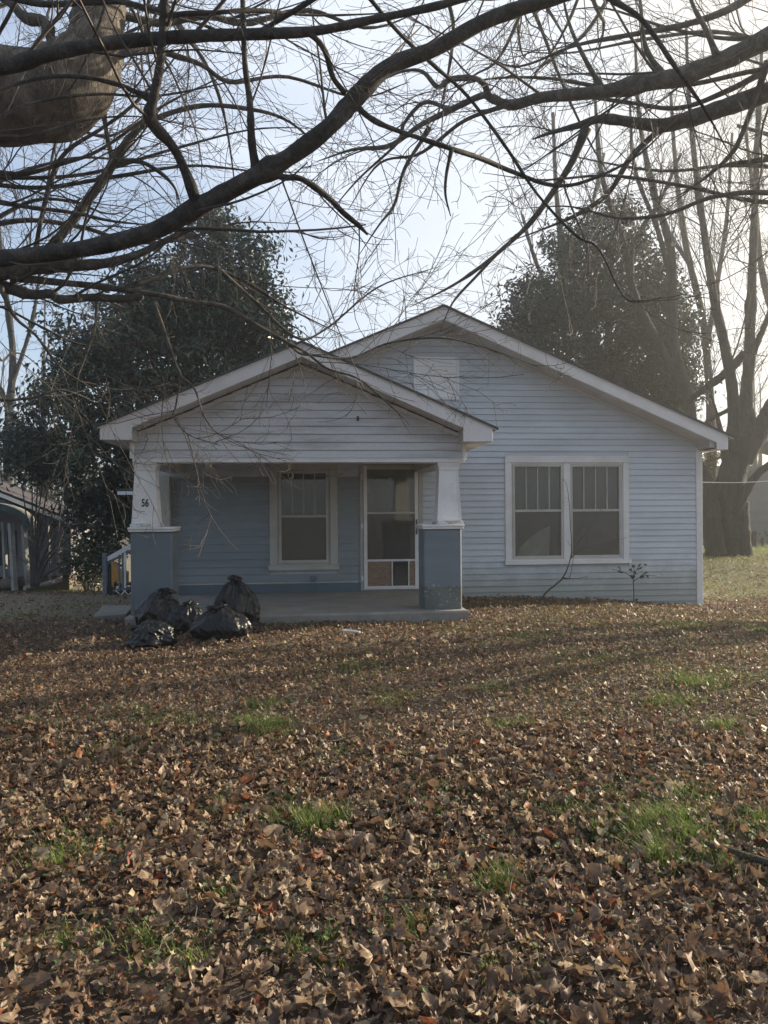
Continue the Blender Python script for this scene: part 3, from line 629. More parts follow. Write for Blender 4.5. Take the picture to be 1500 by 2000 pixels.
# tile pieces: steps of concrete beside the porch and the side roof
sr = MB().prism([(-5.02, 1.955), (-3.73, 2.04), (-3.73, 2.075), (-5.02, 1.985)], 2.6, 4.2).build('side_roof', M['darkroof'], house)
MB().box((-4.98, 2.585, 1.875), (-3.73, 2.6, 1.945)).build('fascia_board', M['trim'], house)
# ------------------------------------------------------------------ side steps, path, bags, things by the house
def hthing(name, label, cat, u, v, z, group=None):
    p = HM @ Vector((u, v, z)); return thing(name, label, cat, p, A, group)
st = hthing('side_steps', 'wooden side steps with a white sloping handrail and lattice left of the porch', 'steps', 0, 0, 0)
def sbox(name, m, a, b, bevel=.004): return MB().box(a, b).build(name, M[m], st, bevel=bevel)
# rail climbs from the newel (left) up towards the house wall (right)
SV = 1.25
sbox('newel_post', 'greybox', (-4.93, SV - .035, -.05), (-4.855, SV + .035, .80)); sbox('newel_post', 'dark_wood', (-4.85, SV + .02, -.05), (-4.80, SV + .08, .74))
sbox('newel_post', 'greybox', (-3.95, SV - .035, -.05), (-3.88, SV + .035, 1.42))
def rail(name, m, z0, z1, w, h, y): 
    MB().prism([(-4.84, z0), (-3.95, z0 + .50), (-3.95, z0 + .50 + h), (-4.84, z0 + h)], y, y + w).build(name, M[m], st)
rail('handrail', 'trim', .655, 0, .04, .085, SV - .04); rail('handrail', 'greybox', .60, 0, .035, .04, SV - .018)
for u in (-4.66, -4.60): sbox('baluster', 'greybox', (u, SV - .015, .12), (u + .032, SV + .015, .63 + (u + 4.84) * .56))
for u in (-4.555, -4.40, -4.25, -4.10): sbox('baluster', 'trim', (u, SV - .035, .17), (u + .034, SV - .002, .645 + (u + 4.84) * .56))
for k in range(3): sbox('tread', 'dark_wood', (-4.82 + k * .27, SV + .05, .06 + .15 * k), (-4.50 + k * .27, SV + 1.1, .10 + .15 * k))
sbox('landing', 'dark_wood', (-4.0, SV + .05, .50), (-3.73, SV + 1.1, .54))
lat = sbox('lattice_panel', 'dark_wood', (-4.68, SV + .03, -.06), (-3.8, SV + .045, .14), 0)
for k in range(7):
    for s in (-1, 1):
        u = -4.62 + k * .14; w = .012
        MB().prism([(u - s * .09 - w, -.05), (u - s * .09 + w, -.05), (u + s * .09 + w, .14), (u + s * .09 - w, .14)], SV - .02 + (.007 if s > 0 else 0), SV - .014 + (.007 if s > 0 else 0)).build('lattice_slat', M['trim'], lat)
M['orange'] = flat('faded_orange_plastic', (0.50, 0.24, 0.05), 0.45)
px = hw(-5.02, 2.6, 0); tz = float(gz(px[0], px[1]))
toy = thing('ride_on_toy', 'orange yellow plastic object half hidden behind the side stair rail', 'toy', (px[0], px[1], tz + .0), A)
MB().prism([(-.16, .14), (-.02, .14), (0, .22), (.07, .25), (.13, .20), (.15, .14), (.22, .14), (.22, .42), (.05, .48), (-.02, .60), (-.10, .62), (-.16, .55), (-.10, .46), (-.16, .40)], -.12, .12).build('body', M['orange'], toy, bevel=.01)
wh = MB().tube([(.07, -.14, .12), (.07, -.08, .12)], .09, 12).build('wheel', M['black'], toy); MB().tube([(.07, -.147, .12), (.07, -.141, .12)], .04, 10).build('rim', M['trim'], wh)
MB().tube([(-.10, -.14, .08), (-.10, -.08, .08)], .08, 12).build('wheel', M['black'], toy); MB().box((-.09, -.03, .6), (-.04, .03, .72)).build('seat_back', M['orange'], toy)
# concrete path and the broken slab beside the porch
def rough_slab(name, poly, z0, z1, m, parent=None):
    mb = MB(); n = len(poly)
    v = [(x, y, z0) for x, y in poly] + [(x, y, z1 + rng.uniform(-.008, .008)) for x, y in poly]
    mb.add(v, [tuple(range(n))[::-1], tuple(range(n, 2 * n))] + [(i, (i + 1) % n, (i + 1) % n + n, i + n) for i in range(n)])
    return mb.build(name, M[m], parent)
def wp(px_, py_, z=0.03):
    x = (px_ - 750) / FPX; zz = (1000 - py_) / FPX; c, s = math.cos(ROLL), math.sin(ROLL)
    d = (z - CAM_H) / (-s * x + c * zz); p = at(px_, py_, d); return (p[0], p[1])
path = rough_slab('path', [wp(35, 1229), wp(90, 1222), wp(150, 1226), wp(185, 1219), wp(190, 1211), wp(120, 1211), wp(72, 1212), wp(40, 1223)], -.06, .062, 'concrete'); tag(path, kind='structure')
slab = rough_slab('concrete_slab', [wp(182, 1212, .1), wp(246, 1208, .1), wp(262, 1190, .1), wp(200, 1190, .1)], -.1, .155, 'concrete')
tag(slab, 'mossy concrete slab lying beside the left porch pillar', 'slab')
# bin bags
def bag(label, px_, py_, w, h, dep, seed, knot=(0, 1), flat_=0.0, lean=0.0, crumple=1.0, name='trash_bag'):
    x, y = wp(px_, py_, .05); z = float(gz(x, y))
    bm = bmesh.new(); bmesh.ops.create_icosphere(bm, subdivisions=6, radius=1)
    off = Vector((seed * 3.7, seed * 1.3, seed * 5.1))
    top = Vector((knot[0], 0, knot[1])).normalized()
    for v in bm.verts:
        p = v.co.copy(); n = p.normalized()
        up = n.dot(top)
        # pinch towards the knot, sag at the bottom
        sx = 1.0 - 0.50 * max(0, up) ** 1.5
        ang = math.atan2(n.y, n.x)
        fold = 1 - abs(noise.noise(Vector((math.cos(ang) * 1.9, math.sin(ang) * 1.9, n.z * .35)) + off)) * 2.0
        fold2 = 1 - abs(noise.noise(Vector((n.x * 1.5, n.y * 1.5, n.z * 1.2)) + off * 1.7)) * 2.0
        fold3 = 1 - abs(noise.noise(Vector((n.x * 3.6 + .9 * fold2, n.y * 3.6, n.z * 2.6 + .6 * fold)) + off * .6)) * 2.0
        fold4 = 1 - abs(noise.noise(Vector((n.x * 7 + 1.2 * fold2, n.y * 7, n.z * 5 + fold3)) - off)) * 2.0
        az = ang * 3.0
        pull = 1 - abs(noise.noise(Vector((math.cos(ang) * 3.4, math.sin(ang) * 3.4, up * .9)) + off * 2)) * 2.2      # pleats running to the knot
        pw_ = Vector((n.x * 2.0 + .3 * fold2, n.y * 2.0, n.z * 1.5 + .25 * fold)) + off
        c1 = noise.voronoi(pw_)[0]; c2 = noise.voronoi(pw_ * 2.4 + Vector((.2 * fold3, 0, .2 * fold)))[0]; c3 = noise.voronoi(pw_ * 5)[0]
        r = 1 + .8 * crumple * (0.05 * fold + 0.12 * fold2 + .06 * pull * max(0, up + .3) + 0.09 * min(c1[1] - c1[0], .5) + 0.05 * min(c2[0], .8) + 0.025 * min(c3[0], .8) + .06 * fold3 + .02 * fold4 - .15)
        q = Vector((n.x * sx, n.y * sx, n.z)) * r
        if up > 0.93: q += top * (up - .93) / .07 * 0.10
        if up > 0.965: q = q + Vector((n.x - top.x * n.dot(top), n.y, 0)) * .8 * max(-.3, .35 + 1.1 * fold3)
        if q.z < -0.62: q.z = -0.62 + (q.z + .62) * .08; q.x *= 1.06; q.y *= 1.06
        q.x += lean * max(0, q.z)
        v.co = Vector((q.x * w / 2, q.y * dep / 2, (q.z + .64) * h / 1.62))
    me = bpy.data.meshes.new(name); bm.to_mesh(me); bm.free()
    for p in me.polygons: p.use_smooth = True
    me.materials.append(M['bag'])
    o = link(bpy.data.objects.new(name, me)); o.location = (x, y, z + .0)
    tag(o, label, 'trash bag', 'black bin bags dumped in front of the porch')
    return o
bag('big rounded black bin bag leaning on the left porch pillar', 313, 1232, .60, .48, .5, 1, (.35, 1), lean=.12)
bag('flat crumpled shiny black bag lying on the leaves leftmost of the heap', 292, 1262, .55, .27, .42, 2, (-.6, .5), crumple=1.5)
bag('low black bin bag squeezed in the middle of the heap', 368, 1238, .50, .34, .4, 3, (.2, 1), crumple=1.2)
bag('slumped black bin bag with a knotted top at the front of the heap', 432, 1252, .66, .36, .45, 4, (-.15, 1), lean=-.1, crumple=1.0)
bag('tall upright black bin bag with pointed folds right of the heap', 462, 1224, .56, .56, .46, 5, (0, 1), lean=-.04, crumple=1.25)
bag('small dark end of a black bag slumped against the foot of the tall bag', 493, 1234, .26, .15, .3, 6, (0, 1), crumple=.9)
# ------------------------------------------------------------------ neighbour's house, left
NR = math.radians(16)
nb0 = at(160, 1021, 20.0)
nb = thing('neighbour_house', 'old low house with a dark maroon shingle roof behind the bare shrub', 'house', (nb0[0], nb0[1], 0), NR)
zE = float(nb0[2]); sl = .44; Wd = 7.0
M['maroon'] = painted('maroon_shingle', (0.050, 0.042, 0.046), (0.035, 0.030, 0.034), .9, .5, .3, dscale=8, stretch=(1, 1, 3))
M['lav'] = painted('lavender_grey_siding', (0.30, 0.28, 0.32), (0.20, 0.18, 0.18), .7, .5, .25)
M['tan'] = painted('tan_block', (0.19, 0.155, 0.11), (0.10, 0.085, 0.065), .9, .5, .25)
M['awn'] = painted('weathered_metal_awning', (0.24, 0.23, 0.20), (0.13, 0.12, 0.10), .6, .5, .3)
M['green'] = painted('faded_green_paint', (0.06, 0.10, 0.085), (0.045, 0.065, 0.055), .6)
M['postgrey'] = painted('weathered_post_paint', (0.36, 0.36, 0.34), (0.2, 0.19, 0.17), .7)
zG = -1.1
def npr(name, m, poly, y0, y1, par=None): return MB().prism(poly, y0, y1).build(name, M[m], par or nb)
for i in range(14):           # courses of shingles, each lapping the next
    a, b = -i * .27, -(i + 1) * .27 - .02
    MB().prism([(a, zE - a * sl + .012), (a, zE - a * sl - .01), (b, zE - b * sl - .02), (b, zE - b * sl - .005)][::-1], -.08, 7.2).build('shingle', M['maroon'], nb)
npr('roof', 'maroon', [(0, zE - .06), (0, zE - .02), (-3.7, zE + 3.7 * sl - .02), (-Wd, zE + .1), (-Wd, zE + .04), (-3.7, zE + 3.7 * sl - .06)][::-1], -.05, 7.15)
npr('fascia_board', 'trim', [(0, zE - .17), (0, zE - .065), (-3.7, zE + 3.7 * sl - .065), (-3.7, zE + 3.7 * sl - .17)][::-1], -.09, -.06)
zW = zE - .1
npr('wall', 'lav', [(-.30, zG + 1.0), (-.30, zW - .02), (-3.7, zW + 3.4 * sl), (-Wd + .3, zW), (-Wd + .3, zG + 1.0)][::-1], .3, 6.9)
npr('foundation', 'tan', [(-.36, zG), (-.36, zG + .98), (-Wd + .3, zG + .98), (-Wd + .3, zG)][::-1], .36, 6.8)
k = 0; z = zG + 1.0
while z < zW + 1.4:
    hi = -.30 if z < zW - .15 else -.30 - (z - zW + .15) / sl
    MB().prism([(hi, z), (hi, z + .16), (-Wd + .4, z + .16), (-Wd + .4, z)][::-1], .27, .299).build('siding_board', M['lav'], nb); z += .165
npr('window', 'inner', [(-2.5, zG + 1.3), (-1.6, zG + 1.3), (-1.6, zG + 2.2), (-2.5, zG + 2.2)], .25, .268)
npr('cellar_door', 'dark_wood', [(-2.2, zG), (-1.5, zG), (-1.5, zG + .9), (-2.2, zG + .9)], .33, .359)
# curved metal awning on posts
ca = at(60, 1020, 18.6); cb = Vector(ca) - Vector((nb0[0], nb0[1], 0)); cb = Matrix.Rotation(-NR, 3, 'Z') @ cb
aw = MB(); K = 10
cx, cy, cz = cb.x, cb.y, cb.z
prof = [(cx + .02 - 1.1 * (1 - math.cos(t)), cz - .12 + .62 * math.sin(t)) for t in np.linspace(0, PI / 2, K)] + [(cx - 2.6, cz + .50)]
prof2 = [(a - .02, b - .05) for a, b in prof]
aw.prism(prof + prof2[::-1], cy, cy + 1.5)
aw.build('awning', M['awn'], nb)
MB().prism([(a, b) for a, b in prof] + [(a - .09, b - .13) for a, b in prof[::-1]], cy - .06, cy - .005).build('awning_edge', M['green'], nb)
def npost(px0, py0, px1, py1, d, w, m='postgrey', name='post'):
    a, b = at(px0, py0, d), at(px1, py1, d); r = Matrix.Rotation(-NR, 3, 'Z')
    a = r @ (Vector(a) - Vector((nb0[0], nb0[1], 0))); b = r @ (Vector(b) - Vector((nb0[0], nb0[1], 0)))
    return MB().tube([a, b], w, 4).build(name, M[m], nb)
npost(21, 1022, 29, 1153, 18.6, .075); npost(46, 1024, 55, 1148, 18.9, .07)
npost(71, 1095, 75, 1142, 19.4, .06); npost(94, 1022, 98, 1135, 19.6, .035); npost(115, 1070, 116, 1132, 19.8, .075); npost(69, 1022, 70, 1068, 19.6, .05, 'dark_wood'); npost(7, 1020, 12, 1140, 19.2, .06)
lp = MB(); lp.tube([at(48, 1149, 18.4), at(85, 1142, 18.9), at(119, 1132, 19.6)], .06, 6)
lo = lp.build('timber_plank', M['postgrey']); tag(lo, 'weathered plank lying on the ground before the neighbour house', 'plank')
dr_ = MB().tube([at(5, 1141, 18.9), at(44, 1138, 18.9)], .13, 12).build('log', M['tan'], None, True); tag(dr_, 'short pale log lying between the awning posts', 'log')
# fuel-grey shed far right behind the big tree
M['shedwall'] = painted('pale_shed_wall', (0.24, 0.25, 0.235), (0.17, 0.17, 0.16), .8, .5, .3)
sh0 = at(1425, 1075, 30)
shed = thing('pale_shed', 'pale grey shed standing behind the big tree right of the house', 'shed', (sh0[0], sh0[1], float(gz(sh0[0], sh0[1])) - .1), math.radians(-8))
MB().box((-1.2, 0, 0), (5.5, 5, 3.0)).build('wall', M['shedwall'], shed)
MB().prism([(-1.5, 2.9), (2.1, 4.1), (5.8, 2.9), (5.8, 3.0), (2.1, 4.22), (-1.5, 3.0)], -.3, 5.3).build('roof', M['darkroof'], shed)
for i in range(15): MB().prism([(-1.2, .1 + i * .19), (5.5, .1 + i * .19), (5.5, .28 + i * .19), (-1.2, .28 + i * .19)], -.02, -.001).build('siding_board', M['shedwall'], shed)
# fence posts and wires far right
for i, (px_, pyt, pyb, d, w) in enumerate(((1472, 1038, 1092, 24, .09), (1489, 1050, 1094, 25, .05), (1392, 1030, 1088, 26, .06))):
    a, b = at(px_, pyb + 6, d), at(px_, pyt, d)
    o = MB().tube([a, b], w, 6).build('fence_post', M['bark_far'])
    tag(o, ['thick dark wooden post right of the big tree trunk', 'thin grey post rightmost beside the shed wall', 'grey post half hidden between house corner and big tree'][i], 'post', 'old fence posts')
wa, wb = at(1340, 941, 18), at(1560, 935, 17.2)
cl = MB().tube(spline([wa, (wa + wb) / 2 - np.array([0, 0, .05]), wb], 12), .008, 5).build('clothes_line', M['trim']); tag(cl, 'thin pale wire stretched in front of the big tree', 'wire')
wa, wb = hw(-3.72, 3.0, 1.25), at(-80, 1005, 22)
cl2 = MB().tube(spline([wa, (wa + wb) / 2 - np.array([0, 0, .12]), wb], 14), .008, 5).build('utility_wire', M['twig_far']); tag(cl2, 'thin grey wire from the house towards the neighbour house', 'wire')
# ------------------------------------------------------------------ trees
def grow(P, R, per_m, l0, l1, ang=(0.5, 1.0), grav=0.0, wig=0.25, K=6, tmin=0.12, rfac=0.62, rmin=0.002, tip=0.35, cap=None, shrink=0.5):
    """side shoots for every polyline of P (N,k,3) with radii R (N,k)"""
    seg = np.linalg.norm(np.diff(P, axis=1), axis=2); ln = seg.sum(1)
    cnt = rng.poisson(np.maximum(per_m * ln * (1 - tmin), 0.0))
    idx = np.repeat(np.arange(len(P)), cnt); n = len(idx)
    if cap and n > cap:
        idx = rng.choice(idx, cap, replace=False); n = cap
    if n == 0: return np.zeros((0, K, 3)), np.zeros((0, K))
    k = P.shape[1]
    t = rng.uniform(tmin, 1.0, n) * (k - 1); i = np.minimum(t.astype(int), k - 2); f = (t - i)[:, None]
    p0 = P[idx, i] * (1 - f) + P[idx, i + 1] * f
    r0 = (R[idx, i] * (1 - f[:, 0]) + R[idx, i + 1] * f[:, 0])
    tg = nz(P[idx, i + 1] - P[idx, i])
    rv = rng.normal(size=(n, 3)); pv = nz(rv - (rv * tg).sum(1, keepdims=True) * tg)
    a = rng.uniform(ang[0], ang[1], n)[:, None]
    d = np.cos(a) * tg + np.sin(a) * pv
    L_ = rng.uniform(l0, l1, n) * (1 - shrink * t / (k - 1))
    out_ = np.zeros((n, K, 3)); out_[:, 0] = p0
    cv_ = rng.normal(size=(n, 3)) * wig * 1.0
    for s in range(1, K):
        if s == K // 2: cv_ = -.6 * cv_ + rng.normal(size=(n, 3)) * wig * .5
        d = nz(d + cv_ + rng.normal(size=(n, 3)) * wig * .4 + np.array([0, 0, grav]))
        out_[:, s] = out_[:, s - 1] + d * (L_ / (K - 1))[:, None]
    rr = np.maximum(r0 * rfac * rng.uniform(.7, 1.0, n), rmin)
    rr = np.minimum(rr, np.maximum(L_ * 0.010, rmin))
    RR = np.maximum(rr[:, None] * np.linspace(1, tip, K)[None, :], rmin * 0.8)
    return out_, RR
def limb_obj(name, pts, rad, m, parent, S=10, n=None, rough=0.06, bumpy=0.0, seed=0):
    n = n or max(6, int(len(pts) * 5))
    q = spline(np.column_stack([np.asarray(pts, float), np.asarray(rad, float)]), n)
    P, R = q[:, :3], np.maximum(q[:, 3], .003)
    R = R * (1 + rng.normal(size=len(R)) * rough)
    if rough:           # knots and a collar where the limb starts
        kx = np.arange(len(R)); 
        for c_ in rng.uniform(0, len(R), max(1, len(R) // 14)): R = R * (1 + rng.uniform(.08, .26) * np.exp(-((kx - c_) / 1.1) ** 2))
        if R[0] < .12: R = R * (1 + .35 * np.exp(-kx / 1.6))
    v, f = tube_arrays(P[None], R[None], S)
    if bumpy:
        v = v.reshape(n, S, 3)
        for i in range(n):
            for j in range(S):
                h = noise.noise(Vector(v[i, j]) * (1.6 / max(R[i], .05) ** .5) + Vector((seed, 0, 0)))
                v[i, j] += (v[i, j] - P[i]) * h * bumpy
        v = v.reshape(-1, 3)
    o = obj_np(name, v, [f, np.array([list(range(S))[::-1]]), np.array([[(n - 1) * S + j for j in range(S)]])], M[m], parent, smooth=True)
    return o, P, R
def resample(P, R, K):
    q = spline(np.column_stack([P, R]), K); return q[:, :3], q[:, 3]
def pxlimb(rows): 
    pts = [at(a, b, d) for a, b, d, r in rows]; rad = [r * d / FPX for a, b, d, r in rows]; return pts, rad
def twigs_obj(parent, levels, m, name='twigs', S=(5, 4, 3, 3)):
    parts = []
    for i, (P, R) in enumerate(levels):
        if len(P): parts.append(tube_arrays(P, R, S[min(i, len(S) - 1)]))
    v, f = merge(parts)
    o = obj_np(name, v, [f], M[m], parent, smooth=True); o['kind'] = 'stuff'
    return o
def limbs_tree(name, label, base, trunk, limbs, bark_m, twig_m, spec, group='tall trees round the house', bumpy=0.0, S=10, stubs=(), thin_=.7):
    """trunk: rows (x,y,z,r) in metres; limbs: pixel rows; spec: list of grow() settings, one per level"""
    t = thing(name, label, 'tree', base, 0, group)
    B = np.array(base)
    Ps, Rs = [], []
    if trunk is not None:
        tr = np.asarray(trunk, float)
        limb_obj('trunk', tr[:, :3] - B, tr[:, 3], 'bark_rough' if bark_m != 'bark_far' else bark_m, t, 16, bumpy=.12)
    for li, rows in enumerate(limbs):
        pts, rad = pxlimb(rows)
        burl = bumpy and rows[0][3] == 85
        rad = rad if burl else [q * thin_ for q in rad]
        if li not in stubs: rad[-1] *= .35; rad[-2] *= .8
        o, P, R = limb_obj('branch', np.array(pts) - B, rad, 'bark_rough' if burl else bark_m, t, S * (3 if burl else 1), n=len(rows) * (14 if burl else 5), rough=.0 if burl else .035, bumpy=bumpy * (2.5 if burl else 1), seed=len(Ps))
        p, r = resample(P, R, 24); Ps.append(p); Rs.append(r)
    P, R = np.array(Ps), np.array(Rs)
    levels = []
    for k in spec:
        k = dict(k); src = (P, R)
        P2, R2 = grow(P, R, **k)
        levels.append((P2, R2)); P, R = P2, R2
    twigs_obj(t, levels, twig_m)
    return t

def filler(n, x0, x1, y0, y1, dx0, dy0, d0, d1, r, seed):
    """extra thin limbs of a crown: pixel rows starting in a window and sweeping across"""
    g = np.random.default_rng(seed); rows = []
    for i in range(n):
        sx, sy, d = g.uniform(x0, x1), g.uniform(y0, y1), g.uniform(d0, d1)
        if i % 5 in (1, 3): sx, sy, dx, dy = x0 + dx0 * g.uniform(.1, .9), -160, dx0 * g.uniform(-.3, .3), 520
        else: dx, dy = dx0, dy0
        L = g.uniform(.55, 1.15); a = g.uniform(-.5, .5); b = g.uniform(-.6, .6)
        q = []
        for k in range(7):
            t = k / 6; q.append((sx + dx * L * t + 60 * math.sin(3 * t + i), sy + dy * L * t + 170 * a * t + 130 * b * math.sin(2.6 * t) + 22 * math.sin(9 * t + i * 2), d + .9 * t, r * (1 - .85 * t) + .6))
        rows.append(q)
    return rows
T1 = [
 [(-330,470,4.7,40),(-250,520,4.65,32),(-60,515,4.5,28),(0,505,4.4,26),(150,488,4.3,26),(290,455,4.2,27),(385,405,4.1,28),(480,355,4.0,28),(560,310,3.95,27),(640,250,3.9,27),(700,185,3.9,30),(760,130,3.9,25),(850,95,3.9,24),(940,45,3.9,23),(1020,15,3.9,22),(1090,-5,3.9,20),(1250,-60,3.9,16),(1420,-160,3.9,9)],
 [(-360,260,4.4,34),(-200,170,3.95,24),(0,133,3.8,22),(120,100,3.7,20),(250,80,3.7,20),(400,70,3.6,19),(520,66,3.6,17),(620,60,3.6,14),(720,40,3.6,12),(860,10,3.6,10),(1000,-30,3.6,8),(1150,-90,3.6,5)],
 [(385,402,4.09,18),(368,350,4.0,15),(340,290,3.9,14),(305,250,3.8,18),(292,225,3.75,20),(300,190,3.7,15),(312,130,3.65,13),(318,60,3.6,13),(322,0,3.55,12),(325,-80,3.5,11),(340,-200,3.5,7)],
 [(502,338,3.99,16),(492,280,3.9,11),(488,200,3.8,10),(478,120,3.75,9),(474,0,3.7,8),(470,-60,3.7,7),(480,-180,3.7,4)],
 [(292,190,3.73,11),(262,178,3.72,8),(230,165,3.7,7),(160,150,3.65,7),(80,152,3.6,7),(0,177,3.55,7),(-90,215,3.5,6)],
 [(530,332,3.97,12),(552,346,3.97,10),(590,350,4.0,9),(640,385,4.1,9),(670,415,4.2,9),(700,440,4.3,7),(718,458,4.3,4)],
 [(585,62,3.62,10),(610,70,3.6,9),(635,100,3.65,9),(650,150,3.75,8),(672,180,3.88,9)],
 [(690,196,3.9,10),(712,222,3.92,9),(750,245,4.0,8),(820,270,4.2,7),(880,290,4.3,8),(940,310,4.5,8),(1000,335,4.7,7),(1080,362,4.8,6),(1150,352,4.9,5),(1250,300,5.0,4),(1350,200,5.0,3)],
 [(882,292,4.3,6),(872,340,4.3,5),(870,380,4.3,5),(880,422,4.3,3)],
 [(1160,-20,3.9,9),(1195,0,3.9,8),(1255,40,3.9,8),(1315,125,3.9,7),(1350,175,4.0,6),(1380,220,4.0,5),(1430,310,4.1,3)],
 [(700,-30,3.7,6),(780,65,3.9,6),(850,130,4.1,6),(915,190,4.3,5),(990,290,4.4,5),(1050,380,4.5,4),(1125,460,4.5,4),(1170,487,4.5,3),(1215,575,4.5,2.5),(1250,590,4.5,2.2),(1292,580,4.5,1.8)],
 [(320,45,3.6,9),(350,28,3.6,8),(420,25,3.6,7),(500,20,3.7,6),(620,30,3.9,5),(780,25,4.1,4)],
 [(640,-20,3.5,8),(560,30,3.6,8),(470,75,3.7,7),(400,50,3.7,6),(330,30,3.6,5)],
 [(-60,0,4.4,12),(0,-10,4.3,10),(90,8,4.3,10),(220,2,4.2,9),(300,18,4.1,8),(420,40,4.2,6)],
]
T1 += filler(8, -350, -60, -100, 330, 900, -60, 4.4, 5.6, 7, 11)
limbs_tree('maple_tree', 'near maple whose thick bent branch crosses the upper picture from the left edge', (-3.55, 4.9, 0),
    [(-3.55,4.9,-.2,.38),(-3.55,4.9,.6,.30),(-3.5,4.85,1.8,.27),(-3.35,4.75,3.2,.25),(-3.2,4.6,4.5,.2),(-3.1,4.4,6.5,.12),(-3.0,4.2,8.5,.04)], T1, 'bark_smooth', 'twig',
    [dict(per_m=2.2, l0=.5, l1=1.7, ang=(.4,1.0), grav=.03, wig=.10, K=9, rfac=.4, rmin=.0026), dict(per_m=4.5, l0=.25, l1=.8, ang=(.4,1.0), wig=.17, K=7, rmin=.0018), dict(per_m=8, l0=.08, l1=.3, ang=(.4,1.0), wig=.22, K=5, rmin=.0014)], S=14, stubs=(5, 6), thin_=.62)
T2 = [
 [(-330,260,6.8,85),(-200,190,6.6,86),(-110,190,6.5,88),(0,190,6.5,86),(80,186,6.5,86),(140,160,6.5,78),(178,110,6.5,62),(192,50,6.5,50),(196,0,6.5,45),(200,-90,6.4,40),(180,-260,6.3,30)],
 [(90,495,7.5,13),(120,460,7.5,12),(160,408,7.5,12),(200,353,7.5,12),(222,318,7.5,13),(262,262,7.5,9),(300,233,7.5,8),(390,207,7.6,7),(480,212,7.7,6),(560,235,7.8,5),(640,300,7.9,3)],
 [(70,490,7.4,7),(78,440,7.4,6),(100,352,7.4,7),(130,296,7.4,6),(200,250,7.4,5),(260,205,7.4,5),(320,140,7.4,4),(380,60,7.4,3)],
 [(-80,380,7.2,9),(0,395,7,8),(60,405,7,6),(140,415,7.1,5),(220,432,7.2,5),(300,440,7.3,3)],
 [(-340,520,7,34),(-120,555,7,24),(0,560,7,20),(60,575,7,14),(100,574,7,14),(118,585,7,13),(180,581,7,12),(240,584,7,12),(279,577,7,10)],
 [(-330,500,7,40),(-120,530,6.9,30),(0,530,6.9,24),(100,520,6.9,18),(200,515,6.9,15),(260,500,6.9,12),(300,482,6.9,10),(360,452,6.9,8),(372,449,6.9,6)],
 [(20,540,6.9,12),(100,550,7,10),(200,560,7,9),(300,575,7,8),(380,590,7.1,7),(440,600,7.2,7),(510,640,7.3,6),(560,668,7.4,5),(590,692,7.5,4),(640,692,7.5,3)],
 [(222,318,7.5,8),(208,260,7.5,6),(205,200,7.4,7),(215,120,7.3,6)],
 [(228,320,7.5,7),(270,315,7.5,6),(310,335,7.5,6),(340,365,7.5,5),(352,400,7.5,4)],
 [(215,20,6.5,13),(260,35,6.6,12),(320,45,6.7,11),(400,30,6.8,10),(480,45,7,9),(600,20,7.2,7),(720,55,7.4,5),(830,20,7.5,3)],
 [(218,110,6.5,16),(250,102,6.5,12),(300,98,6.6,10),(390,125,6.7,7),(450,160,6.8,6),(560,150,7,5),(700,190,7.2,4),(800,160,7.4,3)],
 [(-40,-40,6.6,16),(20,5,6.5,14),(50,35,6.4,15),(85,42,6.4,17),(98,70,6.4,14),(102,105,6.4,13),(110,140,6.45,12)],
 [(300,590,7,6),(322,650,7,5),(342,710,7,5),(352,735,7,4),(344,790,7,3),(340,815,7.0,2.5),(370,850,7,2),(430,870,7,1.5)],
 [(352,735,7,3.5),(380,760,7,3),(400,815,7,2.5),(430,850,7,2),(490,880,7,1.5)],
 [(560,668,7.4,4),(600,690,7.4,4),(640,720,7.4,3.5),(700,740,7.4,3),(760,790,7.4,2.5),(800,830,7.4,1.6)],
 [(590,690,7.5,3.5),(680,700,7.8,3),(760,670,8,3),(860,660,8,2.5),(950,680,8,2),(1060,720,8,1.5)],
 [(190,575,7,5),(185,640,7,4),(165,700,7,3.5),(150,745,7,3),(155,800,7,2.5)],
 [(0,560,6.9,7),(30,620,6.9,5),(70,655,6.9,4),(120,720,6.9,3.5),(180,760,7,3),(240,815,7,2.2)],
 [(-50,330,7,9),(40,340,7,7),(120,320,7.1,6),(200,290,7.2,5),(330,200,7.3,4),(480,130,7.4,3)],
 [(420,520,7.1,6),(500,590,7.3,5),(580,660,7.5,4),(640,640,7.7,3),(740,560,8,3),(860,520,8.3,2)],
 [(250,560,7,6),(380,520,7.3,6),(470,545,7.6,5),(560,600,7.8,4),(680,660,8,3)],
]
T2 += filler(16, -300, -70, -120, 520, 760, -60, 7.2, 9.5, 8, 12) + filler(5, -300, -60, 560, 760, 420, 60, 7.4, 9, 5, 13)
limbs_tree('old_tree', 'massive old tree at the left edge with a swollen bark covered limb bending upwards', (-5.3, 7.0, 0),
    [(-5.3,7,-.3,.95),(-5.3,7,.5,.75),(-5.2,7,1.8,.62),(-5.0,6.9,3.2,.58),(-4.9,6.8,4.6,.50),(-5.0,6.8,6.4,.36),(-5.2,6.7,8.5,.25),(-5.3,6.5,11,.08)], T2, 'bark_limb', 'twig',
    [dict(per_m=2.4, l0=.7, l1=2.4, ang=(.35,1.0), grav=.02, wig=.10, K=10, rfac=.45, rmin=.004), dict(per_m=4.2, l0=.35, l1=1.1, ang=(.4,1.0), wig=.17, K=7, rmin=.003), dict(per_m=7.5, l0=.12, l1=.45, ang=(.4,1.0), wig=.22, K=5, rmin=.0025, cap=14000)], bumpy=.05, S=14, stubs=(4, 5, 11), thin_=.66)
